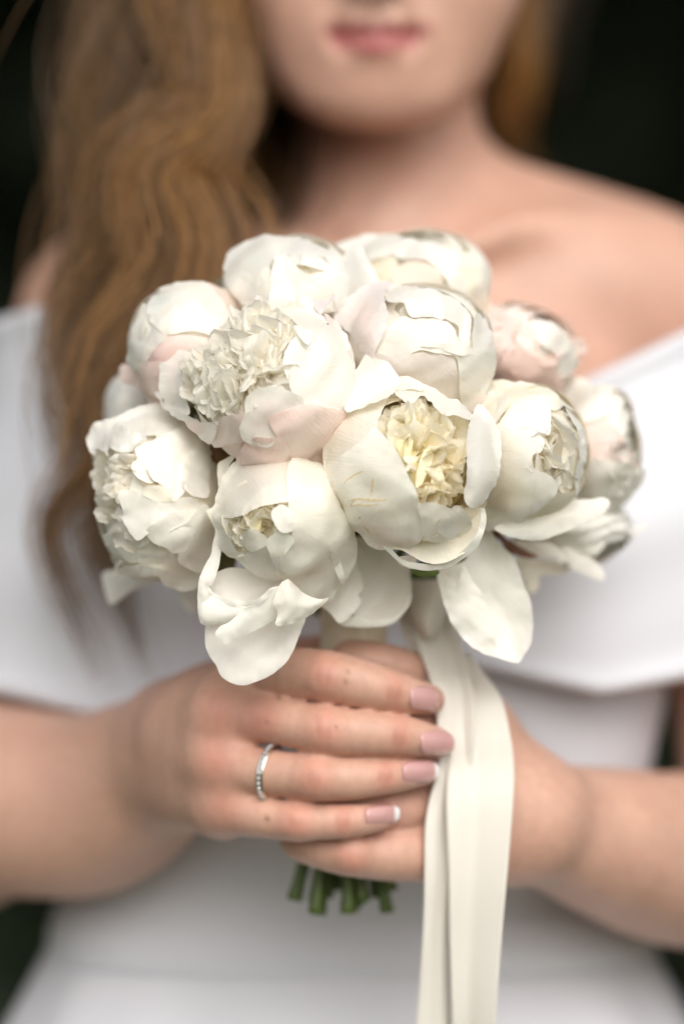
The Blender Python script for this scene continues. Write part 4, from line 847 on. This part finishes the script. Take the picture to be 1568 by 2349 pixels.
p.shell(8, 62, col=CREAM); p.shell(6, 66, .80, seed=1); p.shell(6, 62, .64, col=YELLOW, seed=2)
p.petal(8, [(260, 340), (290, 230), (380, 250), (480, 300), (600, 400), (625, 440), (635, 580), (600, 660), (520, 740), (400, 770), (280, 760), (300, 600), (300, 460)], loose=(.040, 0, .15, -4), col=WHITE * .98, lam=5)
p.petal(8, [(175, 775), (200, 725), (280, 730), (400, 752), (520, 732), (600, 650), (632, 580), (620, 660), (520, 770), (400, 797), (280, 795)], loose=(.036, 0, 0, 1.5), col=WHITE)
p.petal(8, [(60, 650), (130, 570), (200, 480), (260, 340), (310, 440), (330, 560), (300, 590), (320, 640), (260, 720), (180, 770), (120, 700)], loose=(.030, 0, .1, 2), col=WHITE)
p.petal(8, [(800, 440), (960, 380), (1000, 300), (1100, 170), (1180, 270), (1280, 370), (1330, 520), (1380, 640), (1390, 860), (1340, 970), (1290, 1020), (1180, 960), (1060, 820), (900, 640), (820, 560)], loose=(.036, .05, .1, -5), col=GREYW * [1, 1, .98], lam=5)
p.petal(8, [(955, 390), (1010, 490), (1060, 570), (1110, 680), (1150, 830), (1180, 940), (1280, 1000), (1300, 1020), (1180, 990), (1060, 950), (970, 880), (880, 760), (820, 600), (800, 450), (850, 430), (900, 500), (925, 575)], loose=(.028, .1, .05, 2.5), lift=1.2, col=WHITE, crk=1.8)
p.sepal(8, [(620, 420), (700, 450), (800, 440), (800, 470), (720, 482), (650, 465)], loose=(.014, 0, 0, 1), col=(.16, .22, .05), tip=(.16, .22, .05))
p.petal(4, [(1060, 1290), (1160, 1280), (1260, 1260), (1325, 1310), (1310, 1450), (1210, 1600), (1000, 1710), (850, 1700), (700, 1620), (560, 1580), (680, 1500), (850, 1440), (1050, 1400)], 0, .5, CREAM, loose=(-.001, 0, .1, -2))
p.petal(4, [(860, 560), (900, 550), (980, 640), (960, 760), (870, 760), (840, 650)], -11, .6, YELLOW)
p.petal(4, [(730, 900), (770, 740), (760, 600), (800, 560), (690, 580), (630, 760), (690, 890)], -6, 1, YELLOW)
p.petal(4, [(780, 560), (880, 560), (880, 720), (800, 840), (740, 860), (760, 700)], -15, .5, YELLOW * [1, .97, .85])
p.petal(4, [(700, 860), (830, 840), (930, 740), (1010, 900), (960, 1100), (800, 1140), (740, 1020)], -13, .5, YELLOW * [1, .98, .9])
p.petal(4, [(790, 1120), (800, 1000), (840, 860), (880, 800), (935, 820), (930, 920), (880, 1020), (830, 1110)], -4.5, .8, YELLOW * [1, 1.03, 1.18])
p.petal(4, [(920, 1110), (930, 1020), (990, 940), (1015, 1000), (1035, 1080), (1020, 1160), (960, 1140)], -3.5, .8, YELLOW * [1, 1.03, 1.2])
p.ruffle(4, [(940, 640), (1080, 590), (1170, 740), (1160, 950), (1130, 1160), (1050, 1210), (1010, 1080), (1050, 900), (960, 760)], 26, (8, 13), (-4, 2), CREAM, YELLOW, focus=(850, 820))
p.ruffle(4, [(640, 420), (840, 380), (1060, 480), (1160, 600), (1000, 600), (880, 530), (760, 510)], 18, (8, 13), (-4, 1), CREAM * [1, 1.02, 1.06], YELLOW, focus=(850, 820))
p.ruffle(4, [(500, 600), (620, 430), (800, 470), (870, 550), (780, 600), (740, 760), (690, 880), (640, 780), (560, 690)], 22, (8, 13), (-4, 1.5), CREAM * [1, 1.02, 1.06], YELLOW, focus=(850, 820))
p.ruffle(4, [(770, 1170), (900, 1130), (1020, 1150), (1090, 1250), (850, 1260)], 16, (6, 10), (-3, 2), CREAM, YELLOW)
p.ruffle(4, [(680, 1530), (850, 1480), (1100, 1480), (1250, 1480), (1150, 1620), (980, 1700), (860, 1690)], 22, (6, 10), (-3, 2.5), CREAM * [1, 1.02, 1.05], CREAM, focus=(960, 1480))
p.petal(4, [(690, 890), (720, 870), (790, 870), (800, 900), (740, 930)], -2, 1.2, CREAM)
p.petal(4, [(705, 970), (740, 930), (790, 960), (785, 975), (740, 965), (725, 995)], -1, 1.2, CREAM)
p.petal(4, [(95, 1000), (90, 800), (150, 620), (260, 490), (400, 450), (560, 420), (545, 500), (500, 600), (480, 680), (400, 760), (250, 870), (160, 1010), (130, 1100)], 1.4, .6, CREAM * [1, 1.01, 1.04])
p.petal(4, [(262, 540), (300, 300), (370, 170), (460, 60), (540, 160), (620, 250), (665, 300), (650, 370), (600, 430), (480, 500), (350, 530)], 3.2, .9, WHITE, dz_=-5)
p.petal(4, [(650, 280), (750, 290), (850, 340), (830, 390), (720, 385), (640, 390)], 2.0, .6, CREAM, dz_=-3)
p.petal(4, [(610, 400), (720, 390), (830, 350), (920, 390), (1000, 440), (1090, 470), (1185, 560), (1175, 630), (1080, 590), (990, 570), (900, 500), (830, 430), (770, 490), (690, 480)], 3.0, 1.4, WHITE, crk=1.8)
p.petal(4, [(800, 1230), (920, 1225), (1040, 1260), (1060, 1240), (1120, 1250), (1175, 1330), (1180, 1420), (1090, 1450), (1010, 1500), (900, 1505), (840, 1460), (820, 1340)], 3.0, .9, CREAM * [1, 1.02, 1.06])
p.petal(4, [(930, 1350), (1010, 1330), (1085, 1380), (1040, 1450), (950, 1430)], 4.6, .9, WHITE)
p.petal(4, [(645, 1640), (700, 1600), (775, 1595), (790, 1660), (870, 1700), (760, 1700), (680, 1680)], 4.0, .8, WHITE)
p.petal(4, [(1150, 900), (1160, 740), (1190, 580), (1240, 510), (1320, 600), (1380, 700), (1400, 850), (1380, 1000), (1330, 1120), (1250, 1220), (1160, 1240), (1130, 1160), (1150, 1050)], 4.2, 1.2, GREYW, tipcol=WHITE)
p.petal(4, [(530, 1575), (600, 1600), (680, 1680), (800, 1710), (960, 1712), (1100, 1650), (1230, 1530), (1290, 1400), (1300, 1290), (1330, 1290), (1335, 1400), (1280, 1560), (1180, 1660), (1050, 1740), (880, 1770), (720, 1740), (620, 1670)], 0, .6, WHITE, loose=(-.004, 0, -.45, 1.5))
big = p.petal(4, [(100, 960), (170, 920), (290, 830), (410, 730), (470, 665), (560, 740), (640, 840), (690, 930), (740, 1040), (790, 1140), (810, 1230), (850, 1370), (850, 1450), (760, 1530), (660, 1550), (600, 1575), (480, 1540), (330, 1420), (250, 1350), (170, 1240), (120, 1100)], 3.6, .9, CREAM * [1, 1.01, 1.04], tipcol=CREAM * [1, 1.02, 1.08])
big['_o'] = p.o['_o']
from mathutils.bvhtree import BVHTree
bme = big.data; bvh = BVHTree.FromPolygons([v.co for v in bme.vertices], [tuple(q.vertices) for q in bme.polygons])
def bruise(z, pts, wmm):
    """thin brown scar lying on the petal"""
    d = catmull(dz(z, pts), 6); V = []; n = len(d); cam_l = Vector(cam.location) - Vector(p.c); r_ = np.random.default_rng(len(pts) + int(d.sum()))
    for i in range(n):
        t = d[min(i + 1, n - 1)] - d[max(i - 1, 0)]; t = np.array([-t[1], t[0]]) / (np.linalg.norm(t) + 1e-9)
        ww = wmm * 6.2 * .5 * (.35 + .65 * math.sin(math.pi * (i + .4) / n)) * r_.uniform(.6, 1.3)
        for sg in (-1, 1):
            q = d[i] + t * ww * sg; w0 = Vector(P(q[0], q[1], .0) - p.c); dr = (w0 - cam_l).normalized(); hit = bvh.ray_cast(cam_l, dr)
            V.append(np.array((hit[0] if hit[0] else w0) - dr * .00018) + p.c)
    f = [(2 * i, 2 * i + 1, 2 * i + 3, 2 * i + 2) for i in range(n - 1)]
    link('bruise', V, f, M_STAIN, big, origin=p.o['_o'])
bruise(4, [(222, 1082), (260, 1050), (310, 1015), (375, 988)], .55); bruise(4, [(436, 1180), (444, 1120), (452, 1040)], .75)
bruise(4, [(270, 1222), (330, 1208), (400, 1212), (480, 1216), (560, 1210)], .8); bruise(4, [(275, 1268), (340, 1252), (400, 1258), (495, 1245)], .5); bruise(4, [(275, 1268), (285, 1240), (300, 1218), (350, 1200)], .5)
bruise(4, [(380, 1420), (410, 1450), (430, 1480)], .35); bruise(4, [(345, 1350), (350, 1362)], .6)
for key, pts, y0 in [('G', [(760, 1000), (800, 860), (850, 800), (900, 900), (880, 1100), (900, 1260), (840, 1300), (790, 1180)], .048), ('A', [(430, 900), (560, 960), (800, 1040), (780, 1120), (560, 1120), (470, 1060)], .046),
                     ('L', [(480, 1000), (540, 1040), (540, 1300), (480, 1340), (450, 1200)], .048), ('H', [(1050, 840), (1120, 860), (1160, 1000), (1120, 1240), (1060, 1220), (1030, 1000)], .056),
                     ('E', [(700, 640), (840, 640), (900, 760), (860, 860), (740, 800)], .060), ('C', [(500, 640), (640, 640), (660, 760), (560, 800), (480, 740)], .066)]:
    BQ[key].petal(0, pts, loose=(y0, 0, 0, 3), lift=.5, col=np.array([.07, .10, .025]), tipcol=(.10, .08, .03), name='filler_leaf', m=M_GREEN, h=2.2, crk=.5)  # dark green sheets added inside to darken the gaps between blooms
for i, q in enumerate(BQ.values()): q.stem(i, len(BQ))

# ------------------------------------------------------------------ binding and ribbon tails
H0, H1 = P(812, 1370, .078), P(806, 1990, .078)
v = []; n = 28; rows_ = 40
for j in range(rows_ + 1):
    t = j / rows_; c = H0 + (H1 - H0) * t
    for i in range(n):
        an = 2 * math.pi * i / n; r = .0136 + .0005 * math.sin(t * 60 + an) * (1 if (t * 60 + an) % 6.28 < 3.14 else .3) - .0012 * math.sin(math.pi * t)
        v.append(c + np.array([math.cos(an), math.sin(an), 0]) * r)
f = [(j * n + i, j * n + (i + 1) % n, (j + 1) * n + (i + 1) % n, (j + 1) * n + i) for j in range(rows_) for i in range(n)]
wrap = thing('stem_wrap', 'cream satin ribbon wound round the stems between flowers and hands', 'ribbon', H1); link('winding', v, f, M_WRAP, wrap)
rib = thing('ribbon_bow', 'long cream ribbon tails hanging from the bouquet in front of the hand at right', 'ribbon', P(1080, 2349, .05))
def tail(name, rows, foldf, m=M_RIBBON):
    """rows: py, left px, right px, depth"""
    r = np.array(rows, float); ys = np.linspace(r[0, 0], r[-1, 0], 90); nu = 17; V = []
    sm = catmull(r, 8); q = np.column_stack([np.interp(ys, sm[:, 0], sm[:, i]) for i in range(4)])
    for (py, l, rr, y) in q:
        for i in range(nu):
            u = i / (nu - 1); V.append(P(l + (rr - l) * u, py, y + foldf(u, py)))
    f = [(j * nu + i, j * nu + i + 1, (j + 1) * nu + i + 1, (j + 1) * nu + i) for j in range(len(ys) - 1) for i in range(nu - 1)]
    o = link(name, V, f, m, rib); md = o.modifiers.new('thickness', 'SOLIDIFY'); md.thickness = .0004; md.offset = 0
tail('tail', [(1500, 1030, 1078, .080), (1540, 1040, 1105, .070), (1600, 1035, 1148, .056), (1680, 1030, 1168, .050), (1760, 1025, 1178, .047), (1850, 1022, 1175, .041), (2000, 1028, 1163, .039), (2150, 1030, 1150, .041), (2349, 1036, 1136, .046), (2600, 1040, 1120, .058), (2900, 1045, 1110, .064)],
     lambda u, py: .0016 * math.sin(u * 3.2 + py * .003) + .0012 * math.exp(-((u - .34 - .06 * math.sin(py * .004)) / .2) ** 2) - .002 * u)
tail('tail', [(1400, 938, 1030, .074), (1460, 950, 1050, .066), (1520, 972, 1070, .060), (1580, 992, 1084, .052), (1660, 1002, 1088, .0475), (1760, 1004, 1080, .045), (1830, 985, 1062, .043), (1900, 974, 1050, .0405), (2000, 973, 1040, .0395), (2120, 970, 1030, .042), (2250, 962, 1030, .046), (2349, 954, 1034, .049), (2600, 940, 1030, .056), (2850, 930, 1020, .062)],
     lambda u, py: .009 * u ** 3 * min(1, max(0, (py - 1700) / 200)) + .0014 * math.sin(u * 3 + 1.2 + py * .003) + .0016 * math.exp(-((u - .62 - .05 * math.sin(py * .005)) / .2) ** 2))
tail('tail', [(1395, 915, 955, .080), (1450, 922, 975, .073), (1520, 945, 998, .066), (1580, 970, 1006, .062), (1640, 985, 1010, .0585), (1665, 990, 1008, .057)],
     lambda u, py: -.004 * u)
tail('loop', [(1330, 930, 1060, .064), (1380, 936, 1030, .056), (1420, 945, 1016, .0535), (1450, 960, 1004, .055), (1463, 972, 992, .058)], lambda u, py: -.008 * math.sin(math.pi * u) + .006)
for o in list(bpy.data.objects):
    if '_o' in o.keys(): del o['_o']
